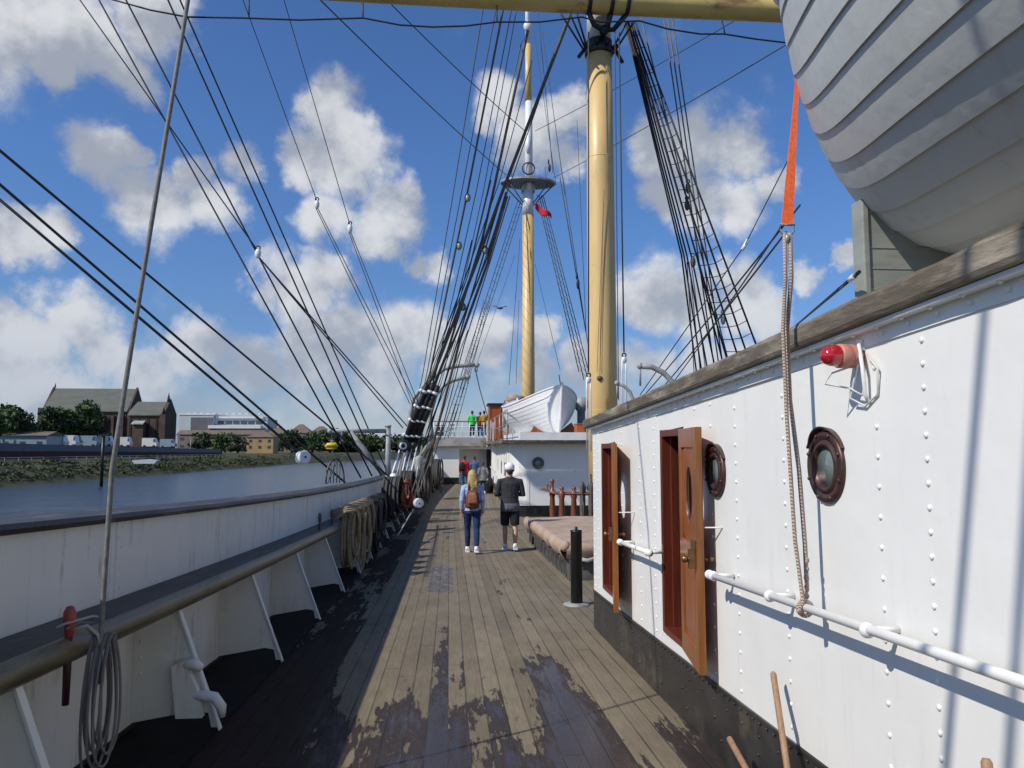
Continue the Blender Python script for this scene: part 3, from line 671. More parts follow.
M2Y, M2X = 39.0, 4.03
m2 = thing('mast', 'slimmer distant mast of buff yellow and white with a railed top platform', 'mast', (M2X, M2Y, dk(M2Y)))
m = MB(); m.lathe([(.36, dk(M2Y)), (.33, 6), (.29, 13.9)], (M2X, M2Y, 0), n=24); build('lower_mast', m, M['buff'], m2)
m = MB(); m.lathe([(.295, 13.9), (.29, 15.2)], (M2X, M2Y, 0), n=24); m.lathe([(.21, 15.2), (.185, 20.1)], (M2X+.04, M2Y-.08, 0), n=20)
m.lathe([(.14, 23.3), (.13, 26), (.10, 26.1)], (M2X, M2Y, 0), n=20); m.ball((M2X, M2Y-.1, 24.3), .24, 12, 8, (1, .8, 1.25))
m.lathe([(.09, 17.2), (.16, 17.6), (.16, 17.9), (.1, 18)], (M2X, M2Y-.25, 0), n=14); build('white_doubling', m, M['whitepost'], m2)
m = MB(); m.lathe([(.180, 20.1), (.16, 23.3)], (M2X+.02, M2Y-.05, 0), n=20); build('topmast', m, M['buff'], m2)
m = MB(); n = 20; zt = 15.62; vs = []
for z_, s_ in ((zt, 1), (zt+.10, 1)):
    for k in range(n): t = 2*pi*k/n; vs.append((M2X+1.48*cos(t), M2Y+.9*sin(t), z_))
for z_ in (zt+.10, zt):
    for k in range(n): t = 2*pi*k/n; vs.append((M2X+.3*cos(t), M2Y+.2*sin(t), z_))
m.add(vs, [(i*n+k, i*n+(k+1) % n, ((i+1) % 4)*n+(k+1) % n, ((i+1) % 4)*n+k) for i in range(4) for k in range(n)])
for k in range(-12, 13): x = k*.11; m.box(M2X+x-.02, M2X+x+.02, M2Y-.8*sqrt(max(.05, 1-(x/1.45)**2)), M2Y+.8*sqrt(max(.05, 1-(x/1.45)**2)), zt-.06, zt-.002)
m.box(M2X-.35, M2X+.35, M2Y-.25, M2Y+.25, zt-.45, zt-.01)
build('top_platform', m, M['iron'], m2)
m = MB()
for sx in (-1, 1):
    m.tube([(M2X+sx*1.38, M2Y, zt), (M2X+sx*.27, M2Y, 14.45)], .035, 6); m.tube([(M2X+sx*1.1, M2Y-.5, zt), (M2X+sx*.22, M2Y-.1, 14.5)], .03, 6)
    m.tube([(M2X+sx*.95, M2Y-.4, zt), (M2X+sx*.85, M2Y-.4, zt+.8)], .02, 6)
build('futtock_shroud', m, M['line_grey'], m2)
m = MB(); m.torus((M2X, M2Y-.3, 16.35), .32, .035, (0, 1, 0), 18, 6); build('hoop', m, M['black'], m2)
# red ensign-like flag on a halyard
m = MB(); a = atY(535, 201, 37.5); vs = []; nx = 10
for i in range(nx+1):
    for j in range(5):
        u = i/nx; vs.append((a.x+u*.85, a.y+.10*sin(u*7), a.z-.05-u*.62-j*.085*(1+.3*sin(u*5))+.05*sin(u*9)))
m.add(vs, [(i*5+j, (i+1)*5+j, (i+1)*5+j+1, i*5+j+1) for i in range(nx) for j in range(4)], True)
fl = build('flag', m, M['c_red']); tag(fl, 'small red flag flying beside the far mast just under its platform', 'flag')
sol = fl.modifiers.new('t', 'SOLIDIFY'); sol.thickness = .006

# ================================================================== SECOND DECKHOUSE with its boat, chart house, rails
HY = 25.3
h2 = thing('deckhouse', 'white steel deckhouse with one round porthole at the far end of the deck', 'deckhouse', (4.2, 33, dk(33)))
z0 = dk(HY)
def lx(y): return 2.02+.022*(y-HY)
m = MB()
foot = [(5.95, HY), (2.55, HY), (2.30, HY+.09), (2.10, HY+.28), (2.02, HY+.55), (lx(36), 36), (lx(43.9), 43.9), (5.95, 43.9)]
n = len(foot); vs = [(x, y, dk(y)+.36) for x, y in foot]+[(x, y, dk(y)+2.42) for x, y in foot]
m.add(vs, [(i, (i+1) % n, n+(i+1) % n, n+i) for i in range(n)]+[tuple(range(n, 2*n))])
for x in (2.62, 4.15): m.box(x-.02, x+.02, HY-.012, HY, z0+.36, z0+2.4)
for y in yr(HY+1.6, 43, 1.7):
    m.box(lx(y)-.05, lx(y), y-.05, y+.05, dk(y)+.36, dk(y)+2.4)
build('wall', m, M['white'], h2)
m = MB(); vs = [(4.2+(x-4.2)*1.003, HY+(y-HY)*1.001-.006, dk(y)-.03) for x, y in foot]+[(4.2+(x-4.2)*1.003, HY+(y-HY)*1.001-.006, dk(y)+.37) for x, y in foot]
m.add(vs, [(i, (i+1) % n, n+(i+1) % n, n+i) for i in range(n)]); build('base_band', m, M['black'], h2)
m = MB()
for y in (28.4, 31.2, 34.4):   # doors / louvres down the side passage
    m.box(lx(y)-.03, lx(y)-.005, y-.35, y+.35, dk(y)+.5, dk(y)+1.95)
build('side_door', m, M['grey_paint'], h2) if False else None
for y in (28.4, 31.2, 34.4):
    m = MB(); m.box(lx(y)-.03, lx(y)-.005, y-.35, y+.35, dk(y)+.55, dk(y)+1.95); s_ = build('side_door', m, M['white'], h2)
    m = MB(); m.box(lx(y)-.045, lx(y)-.031, y-.22, y+.22, dk(y)+1.25, dk(y)+1.75); build('pane', m, M['glass'], s_)
m = MB(); fx = [(1.72, HY-.42), (6.3, HY-.42), (6.3, 44.0), (1.9, 44.0), (1.72, 36)]
def slab(m, poly, h0, h1): m.add([(x, y, dk(y)+h0) for x, y in poly]+[(x, y, dk(y)+h1) for x, y in poly], [tuple(range(len(poly)))[::-1], tuple(range(len(poly), 2*len(poly)))]+[(i, (i+1) % len(poly), len(poly)+(i+1) % len(poly), len(poly)+i) for i in range(len(poly))])
slab(m, fx, 2.42, 2.53); build('roof', m, M['capwood'], h2)
m = MB(); slab(m, [(2.35, HY+.15), (4.75, HY+.15), (4.75, 34), (2.35, 34)], 2.532, 2.80); build('boat_platform', m, M['whitepost'], h2)
c = Vector((atY(538, 463, HY).x, HY, atY(538, 463, HY).z)); m = MB(); m.lathe([(.20, 0), (.20, .05), (.17, .06), (.13, .05), (.125, .02)], c, (0, -1, 0), 24); p = build('porthole', m, M['coaming'], h2)
m = MB(); m.lathe([(.127, .0), (.127, .03), (.001, .031)], c, (0, -1, 0), 20); build('glass', m, M['glass'], p)
m = MB(); m.tube([(lx(y)-.13, y, dk(y)+1.05) for y in yr(26.3, 43, 2)], .03, 8)
for y in (26.4, 29, 32, 35, 38): m.tube([(lx(y)-.13, y, dk(y)+1.05), (lx(y), y, dk(y)+1.05)], .02, 6)
build('handrail', m, M['whitepost'], h2)
ZR = z0+2.53
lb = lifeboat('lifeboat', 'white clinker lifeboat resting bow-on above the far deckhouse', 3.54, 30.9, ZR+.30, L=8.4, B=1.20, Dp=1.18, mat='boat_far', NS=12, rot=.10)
m = MB()
for y in (28.6, 32.4):
    m = MB(); m.prism([(3.0, y, ZR+.27), (4.85, y, ZR+.27), (4.6, y, ZR+.72), (4.2, y, ZR+.42), (3.92, y, ZR+.33), (3.6, y, ZR+.42), (3.25, y, ZR+.72)], (0, .12, 0)); o = build('boat_chock', m, M['teakbox'])
    tag(o, 'brown timber chock under the bow of the far lifeboat' if y < 30 else 'brown timber chock under the stern of the far lifeboat', 'chock', 'chocks under the far lifeboat')
m = MB(); a = atY(576, 440, 26.4); m.box(a.x, a.x+.28, 26.2, 26.8, ZR, ZR+.56); m.box(a.x-.02, a.x+.30, 26.18, 26.82, ZR+.56, ZR+.60)
m.box(a.x+.29, a.x+.55, 26.3, 26.7, ZR, ZR+.50); o = build('deck_locker', m, M['teakbox'], bevel=.01); tag(o, 'small brown wooden locker on the far deckhouse roof beside the thick mast', 'locker')
m = MB(); a = atY(581, 438, 29); m.lathe([(.16, ZR), (.16, ZR+1.2), (.22, ZR+1.25), (.26, ZR+1.5), (.2, ZR+1.72), (.05, ZR+1.74)], (a.x+.1, 29.5, 0), n=16); m.lathe([(.22, 0), (.26, .25), (.24, .3)], (a.x+.1, 29.4, ZR+1.45), (0, -1, 0), 16)
o = build('ventilator', m, M['grey_paint']); tag(o, 'blue-grey ventilator cowl between the far lifeboat and the thick mast', 'ventilator')
# furled sail bundle near the far mast foot
m = MB(); a = atY(507, 399, 37.8); b = atY(524, 401, 37.9); m.tube([a, (a*.6+b*.4)+Vector((0, 0, .05)), b], [.16, .25, .22], 14, ref=(0, 0, 1)); m.tube([a-Vector((.15, 0, .12)), b-Vector((0, 0, .42))], [.08, .18], 10)
o = build('furled_sail', m, M['tarp']); tag(o, 'tan furled sail bundle at the foot of the far mast', 'sail')
# chart house
ZB = 2.10
cx0 = atY(489, 430, 39.6).x; cx1 = atY(512, 430, 39.6).x
ch = thing('chart_house', 'varnished teak chart house with a dark flat roof on the upper deck', 'cabin', ((cx0+cx1)/2, 40.2, ZB)); zt = atY(500, 405, 39.6).z
m = MB(); m.box(cx0, cx1, 39.6, 41, ZB, zt)
for x in (cx0, cx1-.08, (cx0+cx1)/2-.04): m.box(x, x+.08, 39.57, 39.6, ZB, zt)
build('wall', m, M['teakbox'], ch, .01)
m = MB(); m.box(cx0-.08, cx1+.08, 39.5, 41.1, zt, zt+.09); build('roof', m, M['black'], ch)
m = MB(); m.box((cx0+cx1)/2+.05, cx1-.14, 39.585, 39.598, ZB+.7, zt-.35); build('window', m, M['glass'], ch)
# bridge deck (upper deck) and the bulkhead under it
bd = thing('bridge_deck', 'white bulkhead and raised bridge deck closing the far end of the main deck', 'bridge', (0, 44, dk(44)))
zf0 = atY(450, 446, 43.8).z; zf1 = atY(450, 437.5, 43.8).z; xl = atY(437, 440, 43.8).x; xd0 = atY(459, 460, 44).x; xd1 = atY(487, 460, 44).x; zb = dk(44)
m = MB(); m.box(xl-.2, xd0, 44, 44.06, zb+.38, zf0); m.box(xd1+.25, 2.6, 44, 44.06, zb+.38, zf0); m.box(xd0, xd1+.25, 44, 44.06, zb+2.0, zf0)
m.box(xd0, xd1, 45.2, 45.26, zb+.1, zf0); m.box(xd0-.02, xd0+.02, 44.06, 45.2, zb, zf0); build('bulkhead', m, M['white'], bd)
m = MB(); m.box(xl-.2, xd0, 43.99, 44.055, zb-.05, zb+.38); build('base_band', m, M['black'], bd)
m = MB(); m.box(xd1, xd1+.25, 44.3, 45.0, zb, zb+2.0); build('dark_doorway', m, M['dark_in'], bd)
m = MB(); m.box(xl-.5, 2.05, 43.7, 46, zf0, zf1); m.box(-.2, 6.4, 44.02, 52, zf0, zf1-.02); build('deck_edge', m, M['deckpaint'], bd)
m = MB(); m.box(xl-.5, 2.05, 43.66, 43.72, zf0-.08, zf0-.001); build('under_moulding', m, M['capwood'], bd)
def rail(pts, hts, post_r, bar_r, mat, name, parent, posts):
    m = MB()
    for h in hts: m.tube([p+Vector((0, 0, h)) for p in pts], bar_r, 6)
    build(name, m, mat, parent)
rz = zf1
pts = [Vector((x, 43.85, rz)) for x in (xl-.3, -.2, .6, 1.2, 2.0)]
m = MB()
for h in (.06, .35, .62): m.tube([p+Vector((0, 0, h)) for p in pts], .018, 6)
build('rail_bar', m, M['whitepost'], bd)
m = MB(); m.tube([p+Vector((0, 0, .92)) for p in pts], .035, 8); build('top_rail', m, M['teakbox'], bd)
for x in yr(xl-.2, 1.95, .42):
    m = MB(); m.tube([(x, 43.85, rz), (x, 43.85, rz+.92)], .022, 6); build('rail_post', m, M['whitepost'], bd)
# gate of pale pickets beside the chart house
gt = thing('picket_gate', 'pale pinkish picket barrier standing in front of the teak chart house', 'barrier', (2.5, 38.2, ZB)); k = 0
for px in list(range(487, 497, 2))+list(range(504, 516, 2)):
    m = MB(); a = atY(px, 440, 38.2); hh = 1.25 if px < 500 else .98; m.box(a.x-.028, a.x+.028, 38.18, 38.24, 1.72, 1.72+hh+.08*((px//2) % 2)); build('picket', m, [M['c_lightdenim'], M['pinkbody'], M['whitepost']][k % 3] if False else M['tarp' if k % 3 == 1 else 'whitepost'], gt); k += 1
m = MB(); a = atY(486, 440, 38.2); b = atY(516, 440, 38.2)
for h in (.35, .85): m.box(a.x, b.x, 38.25, 38.29, 1.72+h, 1.78+h)
build('crossbar', m, M['deckpaint'], gt)
# side rail by the boat
sr = thing('side_railing', 'thin blue-grey railing along the roof on the left of the far lifeboat', 'railing', (1.9, 30, ZR))
m = MB()
ysr2 = [26, 28, 30, 33, 36]
for h in (.55, 1.05): m.tube([(1.95, y, dk(y)+2.53+h) for y in ysr2], .016, 6)
build('rail_bar', m, M['iron'], sr)
for y in ysr2:
    m = MB(); m.tube([(1.95, y, dk(y)+2.53), (1.95, y, dk(y)+2.53+1.05)], .022, 6); build('rail_post', m, M['iron'], sr)
m = MB(); m.box(.0, .32, 43.95, 44.2, rz+.55, rz+.86) ; m.tube([(.16, 44.05, rz), (.16, 44.05, rz+.55)], .04, 8); o = build('lamp_box', m, M['whitepost'], bevel=.02); tag(o, 'small white box on the bridge rail left of the person in green', 'box')
m = MB(); m.box(-.75, -.35, 43.9, 44.3, rz+.1, rz+.6); m.box(-.85, -.3, 43.85, 44.35, rz+.6, rz+.72); o = build('winch_cover', m, M['coaming'], bevel=.02); tag(o, 'dark covered box at the left end of the bridge rail', 'box')
# life-size black bag by the doorway
m = MB(); a = atY(489, 492, 37.5); m.lathe([(.18, 0), (.22, .1), (.22, .62), (.15, .75), (.05, .80)], (a.x, 37.6, dk(37.6)), n=14); o = build('bin_bag', m, M['black']); tag(o, 'black upright bag beside the side wall near the person in grey', 'bag')

# ================================================================== DECK FITTINGS
# hatch under a tarpaulin
ht = thing('hatch', 'low deck hatch lashed under a tan tarpaulin beyond the near deckhouse', 'hatch', (4.2, 14, dk(14)))
HX0 = 1.78; y0, y1 = 11.7, 17.4
m = MB(); m.sweep([(HX0+.06, -.02), (HX0+.06, .50), (6.3, .50), (6.3, -.02)], yr(y0+.06, y1-.06, 1)); build('coaming', m, M['coaming'], ht)
m = MB(); rr = random.Random(3); nx, ny = 26, 34; vs = []
def tz(x, y):
    e = min(x-HX0, 6.36-x, y-y0, y1-y); return .60+.02*sin(x*3+y)*.6+.012*sin(y*7+x*2)+(.0 if e > .1 else -.0)
for j in range(ny+1):
    for i in range(nx+1):
        x = HX0+(6.36-HX0)*i/nx; y = y0+(y1-y0)*j/ny; vs.append((x, y, dk(y)+tz(x, y)+rr.uniform(-.004, .004)))
m.add(vs, [(j*(nx+1)+i, j*(nx+1)+i+1, (j+1)*(nx+1)+i+1, (j+1)*(nx+1)+i) for j in range(ny) for i in range(nx)], True)
def skirt(P, nrm):
    vs = []; L = len(P)
    prof = [(0, .0), (.05, -.02), (.08, -.07), (.085, -.13), (.05, -.20), (.02, -.24)]
    for i, (x, y) in enumerate(P):
        for o_, dz_ in prof: q = .012*sin(i*1.9)*(dz_ < -.05); vs.append((x+nrm[0]*(o_+q), y+nrm[1]*(o_+q), dk(y)+tz(x, y)+dz_+.01*sin(i*.9)*(dz_ < -.1)))
    m.add(vs, [(i*6+k, (i+1)*6+k, (i+1)*6+k+1, i*6+k+1) for i in range(L-1) for k in range(5)], True)
skirt([(HX0, y) for y in yr(y0, y1, .17)], (-1, 0)); skirt([(x, y0) for x in yr(HX0, 6.36, .2)], (0, -1)); skirt([(x, y1) for x in yr(HX0, 6.36, .3)], (0, 1)); skirt([(6.36, y) for y in yr(y0, y1, .3)], (1, 0))
for c_ in ((HX0, y0), (HX0, y1)): m.ball((c_[0]-.01, c_[1]+(-.01 if c_[1] == y0 else .01), dk(c_[1])+.53), .085, 10, 8)
build('tarpaulin', m, M['tarp'], ht)
for y in yr(y0+.35, y1-.3, .52):
    m = MB(); m.box(HX0+.0, HX0+.058, y-.05, y+.05, dk(y)+.08, dk(y)+.40); m.box(HX0-.05, HX0+.0, y-.04, y+.04, dk(y)+.28, dk(y)+.36); build('cleat', m, M['coaming'], ht)
for x in (2.1, 2.9):
    m = MB(); m.tube([(x-.12, y0-.03, dk(y0)+.34), (x, y0-.08, dk(y0)+.32), (x+.2, y0-.05, dk(y0)+.37)], .03, 8); build('lashing', m, M['rope_white'], ht)
# black post on its foot
ps = thing('post', 'black round steel post standing on a flat grey foot by the hatch corner', 'post', (1.60, 9.64, dk(9.64)))
m = MB(); z = dk(9.64); m.lathe([(.075, z+.015), (.072, z+.90), (.076, z+.905), (.076, z+.925), (.02, z+.93), (.02, z+.965), (.001, z+.97)], (1.60, 9.64, 0), n=20); build('tube', m, M['black'], ps)
m = MB(); m.lathe([(.17, z), (.17, z+.012), (.08, z+.03)], (1.60, 9.64, 0), n=28); build('foot', m, M['grey_paint'], ps)
# fife rail
ff = thing('fife_rail', 'varnished brown fife rail on turned posts around the thick mast', 'rail', (4, 19, dk(19)))
R1 = [Vector((2.62, 21.2, 0)), Vector((2.68, 18.75, 0)), Vector((3.08, 18.5, 0)), Vector((3.45, 18.5, 0))]
def turned(x, y, H=1.30):
    m = MB(); z = dk(y); m.lathe([(.10, z), (.10, z+.18), (.07, z+.22), (.09, z+.30), (.06, z+.36), (.078, z+.62), (.062, z+.95), (.08, z+1.0), (.08, z+1.12), (.04, z+1.16), (.04, z+H-.06), (.06, z+H-.03), (.04, z+H+.03), (.001, z+H+.04)], (x, y, 0), n=16); build('post', m, M['fife'], ff)
for x, y, H in ((2.64, 19.6, 1.38), (2.74, 18.62, 1.22), (3.02, 18.5, 1.22), (5.0, 18.5, 1.22), (5.35, 19.6, 1.38)): turned(x, y, H)
m = MB()
for sx in (0, 1):
    P = [Vector(((8-p.x) if sx else p.x, p.y, dk(p.y)+1.08)) for p in R1]
    m.tube(P, [(.15, .045)]*4, 4, smooth=False, ref=(0, 0, 1))
build('rail', m, M['fife'], ff)
pin0 = None
def pin(x, y, z, name='belaying_pin', mat='pin', L=.36, par=None, lab='red-brown belaying pin'):
    m = MB(); m.lathe([(.001, z+.17), (.016, z+.165), (.026, z+.12), (.022, z+.06), (.016, z+.03), (.014, z-.06)], (x, y, 0), n=12); return m
for i, (x, y) in enumerate([(2.66, 20.7), (2.66, 20.1), (3.3, 18.5)]):
    o = build('belaying_pin', pin(x, y, dk(y)+1.12), M['fife']); tag(o, ['wooden belaying pin at the far end of the fife rail', 'wooden belaying pin midway along the fife rail', 'wooden belaying pin on the fife rail next to the mast'][i], 'belaying pin', 'pins in the fife rail')
# wooden handles leaning at the deckhouse foot
def stick(p0, p1, r, lab):
    m = MB(); a = Vector(p0); b = Vector(p1); d = (b-a).normalized(); m.tube([a, a+(b-a)*.5, b-d*.01, b], [r, r, r, r*.6], 12); o = build('wooden_pole', m, M['pole']); tag(o, lab, 'pole', 'wooden handles leaning by the deckhouse'); return o
pa = atX(773, 672, 1.48); stick((1.36, 2.95, dk(3)+.03), pa, .014, 'tallest wooden handle leaning against the white wall at the bottom right')
pb = atX(729, 738, 1.40); stick((1.33, 2.55, dk(2.6)-.0), pb, .016, 'short wooden handle tilted left beside the black band')
pc = atX(986, 758, 1.40); stick((1.30, 1.72, dk(1.7)+.03), pc, .014, 'wooden handle whose tip just shows at the bottom right corner')

# strap and doubled rope
tp = atY(797, 84, 3.30); rg = atY(787, 226, 3.06)
hk = thing('hoist_strap', 'orange webbing strap hanging from the near lifeboat with a doubled rope', 'strap', (rg.x, rg.y, rg.z))
m = MB(); t_ = tp+Vector((.02, .05, .30)); P = [t_, tp, tp.lerp(rg, .35), tp.lerp(rg, .7), rg]
m.tube(P, [(.003, .010), (.003, .014), (.003, .020), (.003, .025), (.003, .026)], 8, smooth=False, ref=(0, 1, 0)); 
vs = []
for p, hw in zip(P, (.010, .009, .014, .021, .026)):
    for sx, sy in ((-1, -1), (1, -1), (1, 1), (-1, 1)): vs.append(p+Vector((sx*hw, sy*.0025, 0)))
m = MB(); m.add(vs, [(i*4+k, i*4+(k+1) % 4, (i+1)*4+(k+1) % 4, (i+1)*4+k) for i in range(4) for k in range(4)]+[(0, 1, 2, 3), (16, 17, 18, 19)])
build('webbing', m, M['orange'], hk)
m = MB(); a = rg; m.tube([a+Vector((-.034, 0, .006)), a+Vector((.034, 0, .006)), a+Vector((.03, 0, -.02)), a+Vector((.012, 0, -.045)), a+Vector((-.012, 0, -.045)), a+Vector((-.03, 0, -.02))], .0045, 6, closed=True); m.ball(a+Vector((0, 0, -.055)), .014, 8, 6, (1, 1, 1.5)); build('shackle', m, M['iron'], hk)
m = MB(); zr = dk(3.02)+1.053; xr = WX-.12; b = Vector((xr, 3.02, zr))
m.tube([a+Vector((-.012, 0, -.03)), a+Vector((-.014, 0, -.22)), atY(783, 330, 3.04), atY(787, 420, 3.03), atY(795, 540, 3.03), Vector((xr-.012, 3.01, zr+.03)), Vector((xr-.028, 3.01, zr)), Vector((xr-.01, 3.01, zr-.026))], .0085, 8)
m.tube([a+Vector((.012, 0, -.03)), a+Vector((.012, 0, -.22)), atY(787, 330, 3.07), atY(790, 400, 3.06), atY(799, 470, 3.05), atY(805, 545, 3.05), atY(807, 590, 3.05), Vector((xr-.01, 3.03, zr+.025)), Vector((xr+.02, 3.03, zr+.01))], .0095, 8)
for k in range(5): m.ball(atY(806.5, 560+k*9, 3.045), .012-.001*(k % 2), 8, 6, (1, 1, 1.1))
m.torus((xr, 3.02, zr), .029, .009, (0, 1, 0), 16, 6); build('rope', m, M['rope_new'], hk)

# red pin and the coil on it
PX, PY_ = -1.705, 3.66
zz = dk(PY_)+.87
bp = thing('belaying_pin', 'red-topped belaying pin through the near pin rail at the lower left', 'belaying pin', (PX, PY_, zz))
m = MB(); m.lathe([(.016, zz-.0), (.021, zz+.05), (.027, zz+.08), (.027, zz+.115), (.016, zz+.14), (.001, zz+.145)], (PX, PY_, 0), n=14); build('grip', m, M['pin'], bp)
m = MB(); m.lathe([(.015, zz-.29), (.017, zz-.12), (.017, zz+.01)], (PX, PY_, 0), n=12); build('shank', m, M['pin_shaft'], bp)
def coil(mbx, x, y, ztop, zbot, w, n, r, rnd, dx=.05):
    for i in range(n):
        a = rnd.uniform(.55, 1)*w; zb = zbot+rnd.uniform(0, .3)*(ztop-zbot); o = rnd.uniform(-.5, .5)*w*.35; xo_ = rnd.uniform(-dx, dx)
        P = []
        for k in range(22):
            t = 2*pi*k/22; c_, s_ = cos(t), sin(t)
            wd = a*(.34+.66*((1-c_)/2)**.8)
            P.append((x+xo_+.3*dx*s_, y+o*((1-c_)/2)+wd*s_, (ztop+zb)/2+(ztop-zb)/2*c_+rnd.uniform(-.004, .004)))
        mbx.tube(P, r, 6, closed=True)
rd = random.Random(5); m = MB()
cy = 3.74
coil(m, -1.60, cy+.02, zz+.0, zz-.70, .115, 8, .0065, rd, .05)
m.tube([(-1.70, PY_-.03, zz+.05), (-1.68, PY_+.05, zz+.06), (-1.63, cy, zz+.05)], .006, 6)
o = build('rope_coil', m, M['rope_grey']); tag(o, 'grey rope coil hanging from the near pin rail beside the red pin', 'rope coil')
m = MB()
for k in range(5): m.tube([(-1.70+.01*k, cy-.08+.012*k, zz+.035-.006*k), (-1.64, cy-.05+.015*k, zz+.05-.012*k), (-1.605-.003*k, cy-.02+.016*k, zz-.0), (-1.60, cy+.0+.014*k, zz-.06)], .0075, 6)
m.tube([(-1.735, PY_-.05, zz+.06), (-1.70, PY_-.03, zz+.075), (-1.63, cy-.02, zz+.085), (-1.60, cy+.02, zz+.07)], .006, 6)
o = build('rope_hitch', m, M['rope_white']); tag(o, 'whitish rope turns hitched round the near pin rail', 'rope')
# big manila coils farther along
rc = None
labs = ['thick tan rope coil, nearest of the row on the pin rail', 'second tan rope coil of the row on the pin rail', 'third tan rope coil of the row on the pin rail', 'fourth tan rope coil of the row on the pin rail', 'dark rope coil just beyond the tan coils on the pin rail', 'farther dark rope coil before the red hose']
for i, y in enumerate([12.4, 13.1, 13.9, 14.8, 16.0, 17.5]):
    m = MB(); rd = random.Random(20+i); zp = dk(y)+.86
    coil(m, -1.56, y, zp+.22, zp-(.84 if i else .7), .30, 9 if i < 4 else 14, .027 if i < 4 else .02, rd, .10)
    for k in range(4): m.tube([(-1.80, y-.38+.05*k, zp+.06+.05*k), (-1.60, y-.34+.09*k, zp+.20+.03*k), (-1.47, y-.10+.05*k, zp+.20+.02*k), (-1.44, y+.05+.05*k, zp+.02), (-1.46, y+.08+.05*k, zp-.22-.05*k)], .024, 6)
    o = build('rope_coil', m, M['rope'] if i < 4 else M['line_dark']); tag(o, labs[i], 'rope coil', 'coils hung on the pin rail')
for i, y in enumerate([10.9, 12.0, 13.0, 14.0]):
    o = build('belaying_pin', pin(-1.80, y, dk(y)+.93), M['line_brown']); tag(o, 'dark iron belaying pin standing in the rail by the tan coils', 'belaying pin', 'iron pins by the tan coils')
labs = ['dark green-brown rope mass hanging on the side inboard of the lanyards', 'dark brown rope mass hanging behind the red hose', 'dark rope mass hanging at the foot of the far rigging', 'dark rope coil hanging near the far bulkhead']
for i, (y, x, w_) in enumerate([(20.6, -1.50, .38), (23.5, -1.3, .6), (28, -.95, .7), (34, -.55, .7)]):
    m = MB(); rd = random.Random(40+i); zp = dk(y)+1.35+.1*i; coil(m, x, y, zp+.1, dk(y)+.25, w_, 24, .024, rd, .22)
    o = build('rope_coil', m, M['line_dark'] if i != 2 else M['line_brown']); tag(o, labs[i], 'rope coil', 'dark coils below the shrouds')
rd = random.Random(77); m = MB(); coil(m, 3.35, 18.42, dk(18.4)+1.35, dk(18.4)+.25, .10, 8, .02, rd, .16)
o = build('rope_coil', m, M['line_brown']); tag(o, 'greenish-brown rope coil hung on the fife rail beside the mast', 'rope coil')
# red hose, white discs
m = MB(); rd = random.Random(9); a = atY(407, 492, 21.0)
for k in range(6):
    m.tube([(a.x+rd.uniform(-.03, .03)+(.075+.010*k)*cos(t), a.y+(.12)*cos(t)-.05*k, a.z+.08+(.27+.012*k)*sin(t)-.03*k) for t in [2*pi*q/20 for q in range(20)]], .028, 8, closed=True)
o = build('hose_coil', m, M['hose']); tag(o, 'red hose coiled in a tall loop hanging by the bulwark rigging', 'hose')
def disc_block(px, py, Y, r, lab, ax=(.5, -1, .1), name='pulley_block', R=None, mat='whitepost'):
    c = R or atY(px, py, Y); t = thing(name, lab, 'pulley block', c); a_ = Vector(ax).normalized(); m = MB()
    m.lathe([(r*.85, -r*.62), (r, -r*.5), (r, -r*.16), (r*.7, -.14*r), (r*.7, .14*r), (r, .16*r), (r, r*.5), (r*.85, r*.62), (r*.2, r*.64)], c, a_, 24, False); build('shell', m, M[mat], t)
    m = MB(); m.lathe([(r*.16, -r*.72), (r*.16, r*.72)], c, a_, 12); build('axle', m, M['black'], t); return t
disc_block(303, 457.5, 12.0, .105, 'white round double block on the taut line over the water', (.9, -1, .15))
disc_block(418.5, 503, 20.0, .125, 'white round block hanging low above the deck by the red hose', (.35, -1, .0))

